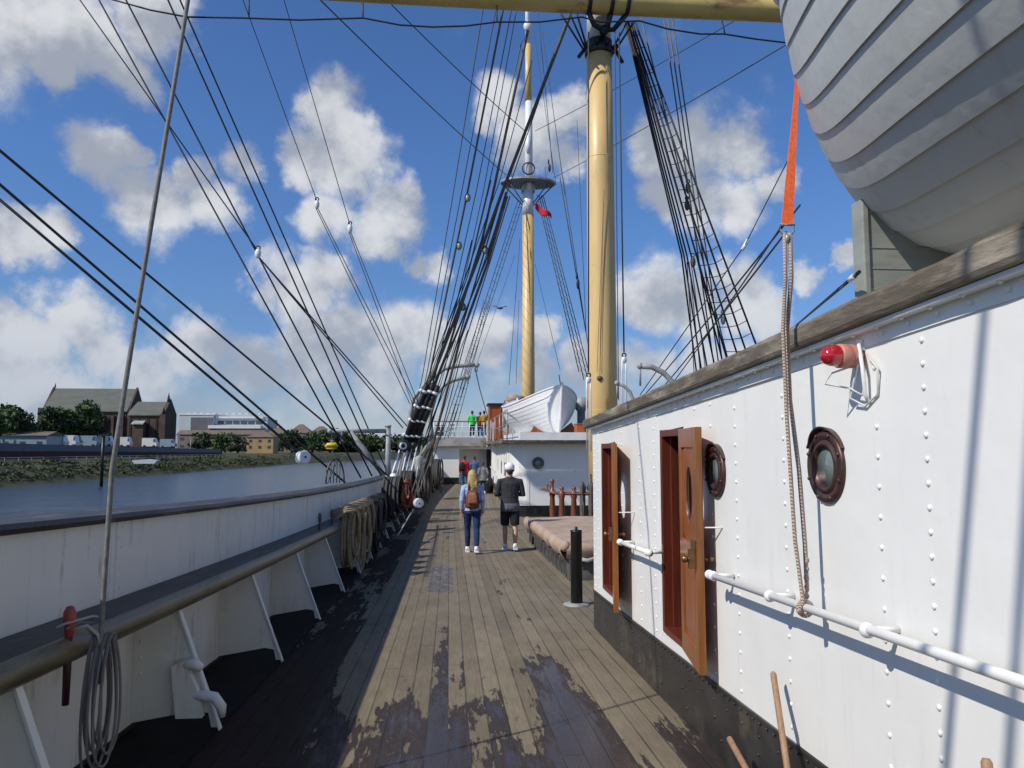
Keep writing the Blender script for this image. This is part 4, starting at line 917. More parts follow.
# ================================================================== PEOPLE
def P3(base, hd):
    ch_, sh = cos(hd), sin(hd)
    def f(x, y, z): return Vector((base[0]+x*ch_-y*sh, base[1]+x*sh+y*ch_, base[2]+z))
    return f
def person(base, lab, H=1.7, hd=0.0, build_w=1.0, vox=.009, skin='skin', top='c_charcoal', legs='c_blackcloth', leglen='long', shoes='c_white', hair='darkhair', hairstyle='short',
           arms='down', stride=.16, extras=None, sleeve='long', topmat_h=.80, grp=None):
    k = H/1.75; t = thing('person', lab, 'person', base, grp); T_ = P3(base, hd); s = k; bw_ = build_w
    def q(x, y, z): return T_(x*s, y*s, z*s)
    def et(m, pts, rad, n=14, ref=None): m.tube([q(*p) for p in pts], [((a*s), (b*s)) for a, b in rad], n, ref=(T_(1, 0, 0)-T_(0, 0, 0)) if ref is None else ref)
    # legs: left forward, right back (walking away, +y forward)
    legsP = []
    for sx, st in ((-1, stride), (1, -stride)):
        hip = (sx*.095, 0, .92); kn = (sx*.095, st*.55+.035, .50); an = (sx*.09, st*1.0-(.03 if st < 0 else 0), .09+(.05 if st < 0 and stride else 0)); legsP.append((hip, kn, an, sx, st))
    m = MB(); ra = bw_
    et(m, [(0, 0, .86), (0, 0, .94), (0, 0, 1.05), (0, .005, 1.2), (0, 0, 1.36), (0, 0, 1.44), (0, 0, 1.48)], [(.125, .165*ra), (.12, .165*ra), (.10, .14*ra), (.11, .155*ra), (.105, .185*ra), (.075, .13), (.05, .06)])
    et(m, [(0, -.005, 1.45), (0, .01, 1.53), (0, .02, 1.58)], [(.055, .058), (.055, .055), (.06, .06)])
    m.ball(q(0, .02, 1.645), .108*s, 16, 12, (.72, .88, 1.08)); m.ball(q(0, .075, 1.575), .05*s, 10, 8, (1, .8, 1))
    m.tube([q(0, .105, 1.66), q(0, .135, 1.615), q(0, .11, 1.60)], [.008*s, .017*s, .014*s], 8)
    for sx in (-1, 1): m.ball(q(sx*.083, .01, 1.63), .030*s, 8, 6, (.4, .8, 1.1)); m.ball(q(sx*.032, .098, 1.655), .014*s, 8, 6)
    for hip, kn, an, sx, st in legsP:
        et(m, [hip, ((hip[0]+kn[0])/2, (hip[1]+kn[1])/2+.01, .72), kn, ((kn[0]+an[0])/2, (kn[1]+an[1])/2-.02, .34), an], [(.09, .085), (.078, .075), (.053, .052), (.056, .054), (.034, .034)])
        m.tube([q(an[0], an[1]-.05, an[2]-.04), q(an[0], an[1]+.06, an[2]-.05), q(an[0]+sx*.01, an[1]+.17, an[2]-.065)], [.036*s, .042*s, .024*s], 10)
    armsP = []
    for sx in (-1, 1):
        sh_ = (sx*.195*ra, 0, 1.40)
        if arms == 'down': el = (sx*(.235*ra+.01), -.02+.04*sx, 1.13); wr = (sx*.245*ra, .05+.06*sx, .90)
        elif arms == 'front': el = (sx*.255*ra, .0, 1.13); wr = (sx*.12, .24, 1.14)
        elif arms == 'pockets': el = (sx*.27*ra, -.05, 1.14); wr = (sx*.20*ra, .06, .95)
        armsP.append((sh_, el, wr, sx))
        et(m, [(sx*.12, 0, 1.41), sh_, ((sh_[0]+el[0])/2, (sh_[1]+el[1])/2, (sh_[2]+el[2])/2), el, ((el[0]+wr[0])/2, (el[1]+wr[1])/2, (el[2]+wr[2])/2), wr], [(.055, .055), (.056, .056), (.047, .047), (.039, .039), (.036, .036), (.026, .026)])
        w_ = Vector(wr); d = (Vector(wr)-Vector(el)).normalized(); side = Vector((0, 1, 0)) if arms == 'down' else Vector((0, 0, 1)); side = (side-d*side.dot(d)).normalized(); nn = d.cross(side)
        palm = w_+d*.05; m.tube([q(*w_), q(*(w_+d*.03)), q(*(w_+d*.085))], [(.024*s, .028*s), (.016*s, .040*s), (.014*s, .038*s)], 10, ref=(q(*nn)-q(0, 0, 0)))
        curl = -sx*nn if arms == 'down' else d*0
        for fi, fl in enumerate((.070, .080, .075, .058)):
            b0 = w_+d*.078+side*(.030-.020*fi); b1 = b0+d*fl*.5+curl*.012; b2 = b0+d*fl*.85+curl*.035
            m.tube([q(*b0), q(*b1), q(*b2)], [.0095*s, .009*s, .0075*s], 6)
        m.tube([q(*(w_+d*.02+side*.025)), q(*(w_+d*.055+side*.055)), q(*(w_+d*.085+side*.060))], [.012*s, .010*s, .008*s], 6)
    build('body', m, M[skin], t, remesh=max(vox*.8, .007))
    # trousers / shorts
    m = MB(); et(m, [(0, 0, .84), (0, 0, .92), (0, 0, 1.02)], [(.135, .175*ra), (.135, .178*ra), (.12, .160*ra)])
    for hip, kn, an, sx, st in legsP:
        if leglen == 'long': et(m, [hip, ((hip[0]+kn[0])/2, (hip[1]+kn[1])/2+.01, .72), kn, ((kn[0]+an[0])/2, (kn[1]+an[1])/2-.02, .34), (an[0], an[1], an[2]+.04)], [(.103, .10), (.092, .09), (.068, .067), (.068, .066), (.055, .052)])
        else: et(m, [hip, ((hip[0]+kn[0])/2, (hip[1]+kn[1])/2+.01, .72), (kn[0], kn[1], kn[2]+.02)], [(.11, .105), (.108, .102), (.10, .092)])
    build('trousers' if leglen == 'long' else 'shorts', m, M[legs], t, remesh=vox)
    # top
    m = MB(); et(m, [(0, 0, topmat_h+.04), (0, 0, .95), (0, 0, 1.05), (0, .005, 1.2), (0, 0, 1.36), (0, 0, 1.44), (0, 0, 1.50)], [(.148, .190*ra), (.145, .185*ra), (.128, .168*ra), (.132, .178*ra), (.125, .200*ra), (.088, .14), (.066, .07)])
    for sh_, el, wr, sx in armsP:
        e = Vector(el); wv_ = Vector(wr); end = e.lerp(wv_, .92 if sleeve == 'long' else -.3)
        pts = [(sx*.10, 0, 1.41), sh_, tuple(Vector(sh_).lerp(e, .5))]+([el, tuple(e.lerp(wv_, .5)), tuple(end)] if sleeve == 'long' else [tuple(Vector(sh_).lerp(e, .7))])
        et(m, pts, [(.066, .066), (.070, .070), (.062, .062)]+([(.055, .055), (.050, .050), (.040, .040)] if sleeve == 'long' else [(.062, .062)]))
    build('jacket', m, M[top], t, remesh=vox)
    m = MB()
    for i, (hip, kn, an, sx, st) in enumerate(legsP):
        m = MB(); m.tube([q(an[0], an[1]-.075, an[2]-.045), q(an[0], an[1]-.02, an[2]-.03), q(an[0], an[1]+.07, an[2]-.045), q(an[0]+sx*.01, an[1]+.185, an[2]-.062)], [(.040*s, .040*s), (.052*s, .048*s), (.046*s, .050*s), (.024*s, .040*s)], 12, ref=(0, 0, 1)); m.tube([q(an[0], an[1]-.03, an[2]-.04), q(an[0], an[1]-.005, an[2]+.015)], [.05*s, .046*s], 12)
        m.obox(q(an[0], an[1]+.05, an[2]-.082), (T_(.045, 0, 0)-T_(0, 0, 0)), (T_(0, .13, 0)-T_(0, 0, 0)), (0, 0, .010))
        build('shoe', m, M[shoes], t)
    # hair
    m = MB()
    if hairstyle == 'short':
        m.ball(q(0, .004, 1.665), .108*s, 16, 12, (.80, .92, 1.02)); et(m, [(0, -.055, 1.62), (0, -.05, 1.55)], [(.05, .07), (.03, .055)])
    elif hairstyle == 'long':
        m.ball(q(0, .004, 1.665), .112*s, 16, 12, (.86, .95, 1.06)); et(m, [(0, -.045, 1.68), (0, -.065, 1.58), (0, -.085, 1.50), (0, -.09, 1.44), (0, -.09, 1.40)], [(.085, .10), (.08, .108), (.06, .108), (.04, .09), (.02, .06)])
        rd = random.Random(2)
        for i in range(14): x = rd.uniform(-.10, .10); m.tube([q(x*.8, -.10, 1.60), q(x, -.13, 1.48), q(x*1.1, -.125, 1.37+rd.uniform(-.03, .03))], [.018*s, .016*s, .006*s], 6)
    build('hair', m, M[hair], t, remesh=vox)
    if extras: extras(t, q, et, s)
    return t
def ex_woman(t, q, et, s):
    m = MB(); et(m, [(0, -.20, .98), (0, -.215, 1.02), (0, -.215, 1.15), (0, -.20, 1.28), (0, -.18, 1.345)], [(.075, .15), (.095, .155), (.09, .15), (.075, .13), (.04, .10)], 18)
    b = build('backpack', m, M['c_leather'], t, remesh=.01)
    m = MB(); et(m, [(0, -.315, 1.06), (0, -.318, 1.10), (0, -.305, 1.24), (0, -.28, 1.30)], [(.012, .10), (.016, .105), (.016, .095), (.012, .06)], 14); build('front_flap', m, M['c_leather2'], b)
    for sx in (-1, 1):
        m = MB(); m.tube([q(sx*.075, -.16, 1.33), q(sx*.09, -.085, 1.50), q(sx*.115, .03, 1.485), q(sx*.13, .155, 1.30), q(sx*.16, .06, 1.08), q(sx*.13, -.14, 1.02)], [(.006*s, .020*s)]*6, 8, ref=(0, 0, 1) if False else None); build('strap', m, M['c_leather'], b)
wy = 15.76; px_ = atY(472, 553, wy)
person((px_.x, wy, dk(wy)), 'woman with long blonde hair and a brown backpack walking away in jeans', H=1.66, build_w=.92, vox=.009, top='c_lightdenim', legs='c_denim', shoes='c_white', hair='blonde', hairstyle='long', arms='down', stride=.20, extras=ex_woman, topmat_h=.86)
def ex_man(t, q, et, s):
    m = MB(); m.ball(q(0, .005, 1.69), .112*s, 18, 12, (.86, 1.0, .88)); m.tube([q(-.03, .08, 1.69), q(-.08, .14, 1.685), q(-.10, .175, 1.675)], [(.012*s, .075*s), (.007*s, .07*s), (.004*s, .05*s)], 10, ref=(0, 0, 1)) ; build('cap', m, M['c_white'], t, remesh=.009)
    m = MB(); et(m, [(0, 0, .80), (0, 0, .88), (0, 0, .96)], [(.152, .200), (.156, .202), (.150, .196)], 20); build('shirt_hem', m, M['c_hem'], t)
my = 16.1; px_ = atY(510, 551, my)
person((px_.x, my, dk(my)), 'man in a white cap, charcoal jacket and black shorts walking away', H=1.80, build_w=1.06, vox=.009, top='c_charcoal', legs='c_blackcloth', leglen='short', shoes='c_white', arms='front', stride=.16, extras=ex_man, topmat_h=.88)
def ex_red(t, q, et, s):
    m = MB(); et(m, [(-.12, -.20, 1.0), (-.12, -.23, 1.1), (-.12, -.22, 1.3), (-.12, -.18, 1.42)], [(.08, .15), (.11, .17), (.10, .16), (.05, .10)], 16); build('backpack', m, M['c_blackcloth'], t, remesh=.015)
def far_person(px, Y, z, **k): a = atY(px, 460, Y); return person((a.x, Y, z), **k)
far_person(464.5, 39.6, dk(39.6), lab='person in a red jacket with a black backpack near the far doorway', H=1.76, vox=.016, top='c_red', legs='c_bluejean', arms='down', extras=ex_red, stride=.1)
far_person(474.5, 40.6, dk(40.6), lab='person in a blue denim top beyond the one in red', H=1.70, vox=.016, top='c_blue', legs='c_navy', arms='down', stride=.08)
far_person(483, 37.0, dk(37), lab='person with dark hair in a long grey cardigan near the side wall', H=1.52, vox=.016, top='c_grey', legs='c_navy', arms='pockets', stride=.06, topmat_h=.70)
far_person(472, 45.2, zf1-.02, lab='person in a bright green jacket standing on the upper bridge deck', H=1.62, vox=.016, top='c_green', legs='c_navy', arms='pockets', stride=.02)
far_person(484, 45.0, zf1-.02, lab='person in a mustard jacket on the upper bridge deck beside the chart house', H=1.62, vox=.016, top='c_mustard', legs='c_bluejean', arms='front', stride=.02)
far_person(480, 46.0, zf1-.02, lab='person in dark maroon half hidden between the green and mustard jackets', H=1.60, vox=.016, top='c_maroon', legs='c_navy', arms='down', stride=.02)
# ================================================================== RIGGING
def L3(name, mb_pts, r, mat, lab, grp=None, cat='rope', n=6):
    m = MB(); m.tube(mb_pts, r, n); o = build(name, m, M[mat]); return tag(o, lab, cat, grp)
def sagged(a, b, s, n=8):
    return [a.lerp(b, i/n)-Vector((0, 0, s*4*(i/n)*(1-i/n))) for i in range(n+1)]
CAPX = -2.12
def cap(px, py, X=CAPX): return atX(px, py, X)
# braces: from the yard arms high on the left down to the rail
brs = [
 ((-150, 25, 9), (0, 152.5, 11), (392, 479, 22), .021, 'line_dark', 'uppermost of the three near braces crossing the left edge of the sky'),
 ((-150, 55, 9), (0, 181, 10.5), (345, 482.5, 15), .020, 'line_dark', 'middle of the three near braces, ending at the rail past the white block'),
]
for a, b, c_, r, mt, lab in brs:
    A = atY(*a); Bp = atY(*c_); L3('brace', [A, atY(*b).lerp(A.lerp(Bp, .3), .0) if False else A.lerp(Bp, .25), A.lerp(Bp, .6), Bp], r, mt, lab, 'braces leading down to the port rail')
A = atY(-150, 73, 9); B_ = atY(297, 451, 12.1); L3('brace', [A, A.lerp(B_, .5), B_], .020, 'line_dark', 'lowest of the three near braces, ending at the white round block', 'braces leading down to the port rail')
A = atY(80, 0, 17.5); A0 = atY(60, -22, 17.5); K1 = atY(258, 251, 17.6)
L3('brace', [A0, A, K1], .016, 'line_dark', 'thin brace from the top left ending at a small block mid sky', 'braces leading down to the port rail')
br = thing('tackle_block', 'small double block mid sky where a thin brace becomes two lines', 'pulley block', K1)
m = MB(); m.ball(K1+Vector((0, 0, -.06)), .09, 10, 8, (.8, .6, 1.3)); build('shell', m, M['whitepost'], br); m = MB(); m.torus(K1+Vector((0, 0, .07)), .05, .016, (0, 1, 0), 12, 5); build('eye', m, M['black'], br)
for (ex, ey), lab in (((407, 426), 'upper of the twin lines running from the mid-sky block to the shroud bundle'), ((403, 428), 'lower of the twin lines running from the mid-sky block to the shroud bundle')):
    L3('tackle_line', [K1+Vector((0, 0, -.12)), atY(ex, ey, 23)], .017, 'line_dark', lab, 'twin tackle lines')
for x0, x1, y1, rr_, lab in ((99, 361, 478, .022, 'leftmost thick brace running from the top left to the rail'), (126, 372, 476, .022, 'second thick brace from the left reaching the rail'), (168, 381, 476, .022, 'third thick brace from the left reaching the rail'), (180, 389, 476, .022, 'fourth thick brace, closest to the grey near rope at the top')):
    Bp = cap(x1, y1); A = atY(x0, 0, 18.6); A2 = A+(A-Bp).normalized()*1.2
    L3('brace', [A2, A, A.lerp(Bp, .5), Bp], rr_, 'line_dark', lab, 'thick braces leading down to the port rail')
for x0, kx, ky, ex, ey, lab in ((243, 317, 201, 413, 404, 'left'), (284, 350, 225, 417, 408, 'right')):
    A = atY(x0, 0, 19); K = atY(kx, ky, 20.5); A2 = A+(A-K).normalized()*1.5
    L3('buntline', [A2, A, K], .011, 'line_dark', 'thin line above the %s of the two high blocks' % lab, 'thin lines to the high blocks')
    t = thing('tackle_block', 'small white-eyed block, %s of the pair high between the braces' % lab, 'pulley block', K); m = MB(); m.ball(K+Vector((0, 0, -.10)), .085, 10, 8, (.8, .6, 1.5)); build('shell', m, M['whitepost'], t)
    m = MB(); m.torus(K+Vector((0, 0, .05)), .045, .016, (0, 1, 0), 12, 5); build('eye', m, M['black'], t)
    for q, side in ((-3, 'left'), (3, 'right')): L3('tackle_line', [K+Vector((q*.008, 0, -.2)), atY(ex+q, ey, 24)], .012, 'line_dark', '%s fall of the tackle below the %s high block' % (side, lab), 'tackle falls below the high blocks')
# near grey wire up from the pin rail
A = Vector((-1.60, 3.74, dk(3.74)+.90)); Bp = atY(112, 470, 3.80); C_ = atY(134, 330, 3.9); D_ = atY(188, 0, 4.3); E_ = atY(238, -300, 5.2)
L3('wire_rope', [A-Vector((0, 0, .25)), A, Bp, C_, D_, E_], .0125, 'grey_wire_near', 'near grey rope rising from the coil on the pin rail, crossing all the braces', cat='rope', n=8)
# stays crossing behind to the far mast
for a, b, r, lab in (((300, -20, 20), (506, 175, 38.8), .020, 'thin stay from the top left to the far mast platform'), ((375, -12, 24), (525, 131, 38.6), .020, 'thin stay meeting the upper part of the far mast from the left'),
                     ((860, 0, 15), (555, 177, 38.8), .015, 'faint stay from behind the near lifeboat down to the far mast'), ((790, -12, 20), (535, 131, 38.6), .015, 'faint stay from the right meeting the upper far mast')):
    L3('stay', sagged(atY(*a), atY(*b), .12), r, 'line_dark', lab, 'stays to the far mast')
# shrouds of the near mast, port side
def sh(pts, r, mt, lab, grp='backstays left of the near mast', name='backstay', cat='rigging'): return L3(name, [atY(*p) for p in pts], r, mt, lab, grp, cat)
def Yf(y): return 21+ (28-21)*max(0, min(1, y/480))
def s2(pts, r, mt, lab, **k): return sh([(x, y, Yf(y)) for x, y in pts], r, mt, lab, **k)
s2([(486, -20), (483, 10), (453, 195), (423, 373), (405, 458)], .017, 'line_brown', 'outermost left thin backstay left of the near mast')
s2([(499, -20), (496, 10), (462, 190), (427, 373), (407, 462)], .017, 'line_brown', 'second thin backstay from the left of the bundle')
s2([(507, -20), (503, 10), (467, 195), (430, 373), (404, 445)], .036, 'line_brown', 'third and thicker backstay of the left bundle')
s2([(514, -20), (511, 13), (477, 188), (436, 373), (412, 460)], .016, 'line_brown', 'fourth thin backstay of the left bundle')
s2([(520, -20), (516, 13), (484, 188), (444, 373), (418, 462)], .014, 'line_brown', 'fifth thin backstay of the left bundle')
s2([(528, 30), (493, 193), (482, 240), (448, 350), (420, 420)], .045, 'line_brown', 'thick backstay coming from the far mast top towards the bundle')
s2([(577, -10), (569, 18), (503, 190), (476, 264), (440, 358), (406, 440)], .058, 'line_brown', 'thickest backstay, running from the near yard down to the bundle')
s2([(522, 40), (487, 193), (470, 265), (432, 365), (408, 440)], .018, 'line_grey', 'grey backstay running beside the thickest one')
s2([(560, 40), (508, 190), (478, 280), (445, 365), (415, 455)], .018, 'line_grey', 'grey line close under the thickest backstay')
s2([(532, 60), (500, 180), (449, 322), (424, 395), (402, 462)], .015, 'line_dark', 'thin dark line crossing the bundle halfway down')
s2([(491, 180), (468, 275), (438, 358), (410, 455)], .020, 'line_brown', 'brown line starting beside the bundle high blocks')
s2([(472, 240), (456, 305), (436, 372), (409, 462)], .024, 'line_grey', 'grey tackle fall below the upper white block')
s2([(500, 200), (470, 300), (452, 360), (425, 445)], .028, 'line_dark', 'dark line along the right edge of the bundle')
s2([(506, 192), (487, 258), (462, 320), (440, 372), (413, 452)], .030, 'line_brown', 'brown line parallel to the thickest backstay, low down')
s2([(507, 196), (488, 262), (460, 340), (434, 441), (420, 488)], .050, 'line_brown', 'thick brown backstay reaching the deck side right of the bundle')
s2([(510, 196), (490, 262), (464, 345), (442, 430), (424, 490)], .020, 'line_grey', 'thin grey line right of the thick brown backstay')
s2([(468, 330), (452, 372), (432, 420), (412, 470)], .014, 'line_grey', 'short grey fall inside the low bundle')
s2([(456, 340), (440, 398), (424, 440), (413, 474)], .014, 'line_grey', 'second short grey fall inside the low bundle')
s2([(462, 345), (448, 395), (431, 450), (420, 480)], .012, 'line_grey', 'third short grey fall right in the low bundle')
for i, (px, py, Y) in enumerate([(467.5, 198, 23.8), (459, 246, 24.5), (485, 250, 24.6), (463, 307, 25.5)]):
    c = atY(px, py, Y); t = thing('pulley_block', ['white block highest on the left backstays', 'pale block second down on the left backstays', 'white block on the right edge of the bundle', 'white block lowest in the bundle, above the davits'][i], 'pulley block', c, 'blocks among the backstays')
    m = MB(); m.ball(c, .085, 10, 8, (.8, .6, 1.4)); build('shell', m, M['iron'], t); m = MB(); m.torus(c+Vector((0, -.02, 0)), .085, .018, (0, 1, 0), 14, 5, 1.5); build('strop', m, M['line_dark'], t)
# parcelled lower ends with white bands, lanyards and a bull's-eye
for i, (x0, y0_, x1, y1_, lab) in enumerate([(427, 384, 405, 442, 'black parcelled shroud end with white bands, outermost'), (433, 384, 410, 442, 'black parcelled shroud end with white bands, middle of the three'), (438, 386, 415, 442, 'black parcelled shroud end with white bands, innermost')]):
    a = atY(x0, y0_, 26.2); b = atY(x1, y1_, 27); t = thing('shroud_end', lab, 'rigging', b, 'parcelled shroud ends'); m = MB(); m.tube([a, a.lerp(b, .5), b], [.08, .115, .11], 10); build('parcelling', m, M['black_tar'], t)
    for q in (.12, .38, .62, .88):
        m = MB(); c = a.lerp(b, q); d = (b-a).normalized(); m.tube([c-d*.05, c, c+d*.05], [.095, .13, .11], 10); m.ball(c+Vector((-.11, -.05, .02)), .07, 8, 6) if i == 0 else None; build('white_band', m, M['whitepost'], t)
c = atY(404, 446, 26.5); t = thing('bullseye', 'large black bullseye with a white eye above the lanyards', 'deadeye', c); m = MB(); m.lathe([(.16, -.12), (.22, -.07), (.22, .07), (.16, .12), (.08, .10)], c, (.3, -1, .1), 24); m.ball(c+Vector((.20, .1, -.06)), .15, 12, 8); m.ball(c+Vector((.32, .1, .02)), .12, 12, 8); build('shell', m, M['black_tar'], t)
m = MB(); m.torus(c+Vector((-.02, -.12, 0)), .10, .035, (.3, -1, .1), 20, 8); build('eye_ring', m, M['whitepost'], t)
lab = ['white lanyard, first from the left, stretched to the rail', 'white lanyard, second from the left, stretched to the rail', 'white lanyard, third from the left, stretched to the rail', 'white lanyard, fourth from the left, stretched to the rail', 'white lanyard, fifth from the left, stretched to the rail', 'white lanyard, rightmost, stretched to the rail']
for i, (x0, x1) in enumerate([(401, 391), (404, 396), (408, 401), (412, 405), (417, 410), (422, 416)]):
    L3('lanyard', [atY(x0, 446, 26.6), atY(x1, 478, 25.5)], .038 if i == 0 else .026, 'whitepost' if i % 2 == 0 else 'iron', lab[i], 'lanyards under the parcelled shrouds', 'rigging')
c = atY(385, 481, 24.0); m = MB(); m.lathe([(.10, 0), (.13, .05), (.13, .16), (.09, .18), (.09, .28), (.14, .31), (.14, .42), (.08, .45)], c-Vector((.05, 0, 0)), (.8, .5, .25), 14); o = build('rail_bollard', m, M['whitepost']); tag(o, 'white ribbed fitting on the cap rail where the lanyards end', 'rail fitting')
c = atY(419, 468, 26); m = MB(); m.lathe([(.16, dk(26)+1.2), (.18, c.z), (.12, c.z+.2), (.16, c.z+.35), (.05, c.z+.42)], (c.x, c.y, 0), n=14); o = build('rail_fitting', m, M['grey_paint']); tag(o, 'pale upright fitting behind the lanyards at the bulwark', 'rail fitting')
# diagonal tackle at the low inner side
L3('tackle_line', [atY(413, 510, 19.5), atY(398, 535, 16.2)], .018, 'rope_white', 'pale rope slanting to the deck below the round block')
for q, (x0, x1) in enumerate([(418, 412), (422, 416), (427, 419)]): L3('tackle_line', [atY(x0+14, 430, 25), atY(x1, 492, 20.2)], .016, 'line_brown', ['left', 'middle', 'right'][q]+' one of three lines meeting over the low round block', 'lines over the low round block')
# davits over the passage
for pts, lab in (([(409, 440), (409, 425), (413, 399), (424, 385), (444, 369), (458, 366), (477, 365)], 'curved grey davit whose arm reaches farthest right over the deck'), ([(432, 440), (430, 415), (434, 397), (444, 385), (454, 380), (468, 377)], 'curved grey davit, lower of the two among the rigging')):
    P = [atY(x, y, 27.5) for x, y in pts]; base = Vector((-1.85, P[0].y, dk(27.5)+.8))
    t = thing('davit', lab, 'davit', base, 'davits over the deck'); m = MB(); m.tube([base]+P, [.09]*4+[.075]*(len(P)-3), 10); build('arm', m, M['grey_paint'], t); m = MB(); e = P[-1]; m.ball(e, .10, 8, 6); m.tube([e, e-Vector((0, 0, .25))], .03, 6); build('head', m, M['grey_paint'], t)
L3('davit_fall', [atY(475, 368, 27.5), atY(480, 390, 33), atY(488, 418, 39)], .02, 'line_dark', 'thin line from the davit tip down to the chart house')
# mast shrouds as ladders with ratlines
def ladder(name, lab, tops, bots, mt, r, step, ratl=True, grp=None, rr_=.009):
    base = bots[0]; t = thing(name, lab, 'shrouds', base, grp)
    for a, b in zip(tops, bots):
        m = MB(); m.tube([a, b], r, 6); build('shroud', m, M[mt], t)
    if ratl:
        a0, b0, a1, b1 = tops[0], bots[0], tops[-1], bots[-1]; Lg = (a0-b0).length; k = int(Lg/step)
        for i in range(1, k):
            q = i/k; m = MB(); pts = [tp.lerp(bt, q)+Vector((0, 0, -.02*(j % 2))) for j, (tp, bt) in enumerate(zip(tops, bots))]; m.tube(pts, rr_, 4); build('ratline', m, M[mt], t)
    return t
ladder('shroud_ladder', 'dark shrouds with ratlines on the left side of the far mast, seen nearly edge-on', [atY(518, 200, 38.5), atY(521, 200, 38.6), atY(524, 200, 38.8)], [atY(440, 440, 34), atY(444, 440, 36), atY(448, 438, 37.5)], 'line_dark', .020, .45)
ladder('shroud_ladder', 'dark shrouds with ratlines on the right side of the far mast', [atY(537, 195, 38.6), atY(539, 195, 38.7), atY(541, 195, 38.8), atY(543, 195, 39)], [atY(579, 372, 34.5), atY(584, 380, 36), atY(590, 388, 37.5), atY(594, 392, 38.5)], 'line_dark', .022, .42)
ladder('shroud_ladder', 'faint distant ladder of shrouds beyond the bridge deck', [atY(484, 300, 55), atY(487, 300, 55), atY(490, 300, 56)], [atY(447, 437, 56), atY(450, 437, 57), atY(454, 436, 58)], 'line_grey', .026, .6, rr_=.012)
for (a, b, r, lab) in (((538, 10, 36), (553, 173, 37), .016, 'thin line just right of the far topmast'), ((542, 30, 36), (565, 195, 37), .016, 'second thin line right of the far topmast'), ((534, 30, 36), (556, 185, 37), .012, 'faint third line right of the far topmast'),
                       ((560, 178, 30), (586, 332, 30), .022, 'line dropping to the left edge of the near mast'), ((563, 178, 30), (588, 345, 30), .016, 'second line dropping beside the near mast'), ((577, 120, 28), (586, 330, 28), .010, 'faint steep line left of the near mast'), ((535, 264, 38), (560, 370, 36), .012, 'faint line between the far mast and the near mast'),
                       ((520, 238, 38), (509, 385, 37), .014, 'thin line left of the far mast'), ((519, 300, 38), (516, 384, 37), .012, 'short thin line left of the far mast'), ((515, 255, 38), (474, 372, 33), .010, 'faint diagonal line left of the far mast'), ((559, 375, 28), (561, 388, 27), .02, 'short line at the bow of the far lifeboat')):
    L3('thin_line', [atY(*a), atY(*b)], r, 'line_dark', lab, 'thin lines around the masts')
for px, py, Y, lab in ((578, 284, 30, 'dark block on the lines left of the near mast'), (549.5, 168, 37, 'dark block on the thin lines right of the far topmast')):
    c = atY(px, py, Y); m = MB(); m.ball(c, .10, 8, 6, (.7, .6, 2.2)); m.ball(c+Vector((-.05, 0, .32)), .07, 8, 6, (.6, .6, 2)); o = build('tackle_block', m, M['black_tar']); tag(o, lab, 'pulley block')
# lines beside the near mast with their screws
for x0, x1, y1, lab, pc_ in ((588.5, 588.5, 372, 'dark wire down the left edge of the near mast', 1), (619, 624, 352, 'dark wire right of the near mast ending in a white screw', 1), (615, 618.5, 400, 'thinner wire close to the right edge of the near mast', 0)):
    A = atY(x0, 32, 19.0); Bp = atY(x1, y1, 19.0); t = thing('lift_wire', lab, 'rigging', Bp); m = MB(); m.tube([A, Bp], .012 if pc_ == 0 else .020, 6); build('wire', m, M['line_dark'], t)
    if pc_:
        e = atY(x1, y1+20, 19.0); m = MB(); m.torus(Bp+Vector((0, 0, -.08)), .05, .02, (0, 1, 0), 12, 5); build('shackle', m, M['black'], t)
        m = MB()
        for dx in (-.05, .05): m.tube([Bp+Vector((dx, 0, -.2)), e+Vector((dx, 0, 0)), e+Vector((dx, 0, -1.5))], .020, 6)
        m.ball(Bp+Vector((0, 0, -.2)), .07, 8, 6, (1, .6, 1.3)); build('bottle_screw', m, M['whitepost'], t)
# bridle at the mast head
for i, (a, b) in enumerate([((561, 14), (585, 52)), ((570, 14), (586, 50)), ((577, 14), (587, 48)), ((627, 22), (612, 50)), ((634, 22), (613, 54))]):
    L3('bridle', [atY(a[0], a[1], 18.8), atY(b[0], b[1], 19.3)], .028, 'black_tar', ['leftmost chain bridle at the mast head under the yard', 'second chain bridle from the left at the mast head', 'third chain bridle, close to the mast head', 'chain bridle right of the mast head', 'outermost chain bridle right of the mast head'][i], 'bridles under the yard')
# starboard shrouds of the near mast
tops = [atY(x, 22, 19.7) for x in (626, 629, 632, 635)]
bots = [atY(x, y, Y) for x, y, Y in ((735, 349+40, 16.5), (744+15, 346+40, 17.5), (758, 365, 18.5))]
ladder('shroud_ladder', 'tarred shrouds with ratlines running down behind the deckhouse roof, right of the near mast', [atY(628, 22, 19.4), atY(630, 22, 19.5), atY(632, 22, 19.5), atY(635, 22, 19.6)], [atY(739, 400, 21), atY(752, 400, 20.8), atY(763, 400, 20.5), atY(775, 395, 20)], 'black_tar', .026, .36, rr_=.012)
hs = [((625, 22), (700, 400)), ((626, 22), (706, 400)), ((627, 22), (713, 400)), ((628, 22), (722, 400)), ((630, 22), (732, 400)), ((664, 20), (719, 400)), ((668, 20), (724, 400)), ((672, 18), (728, 400)), ((641, 18), (737, 395))]
hl = ['leftmost of the tarred lines right of the near mast', 'second tarred line right of the near mast', 'third tarred line right of the near mast', 'fourth tarred line right of the near mast', 'fifth tarred line right of the near mast', 'brownish line starting right of the mast head under the yard', 'second brownish line under the yard', 'third brownish line under the yard', 'thin line starting at the yard just right of the mast head']
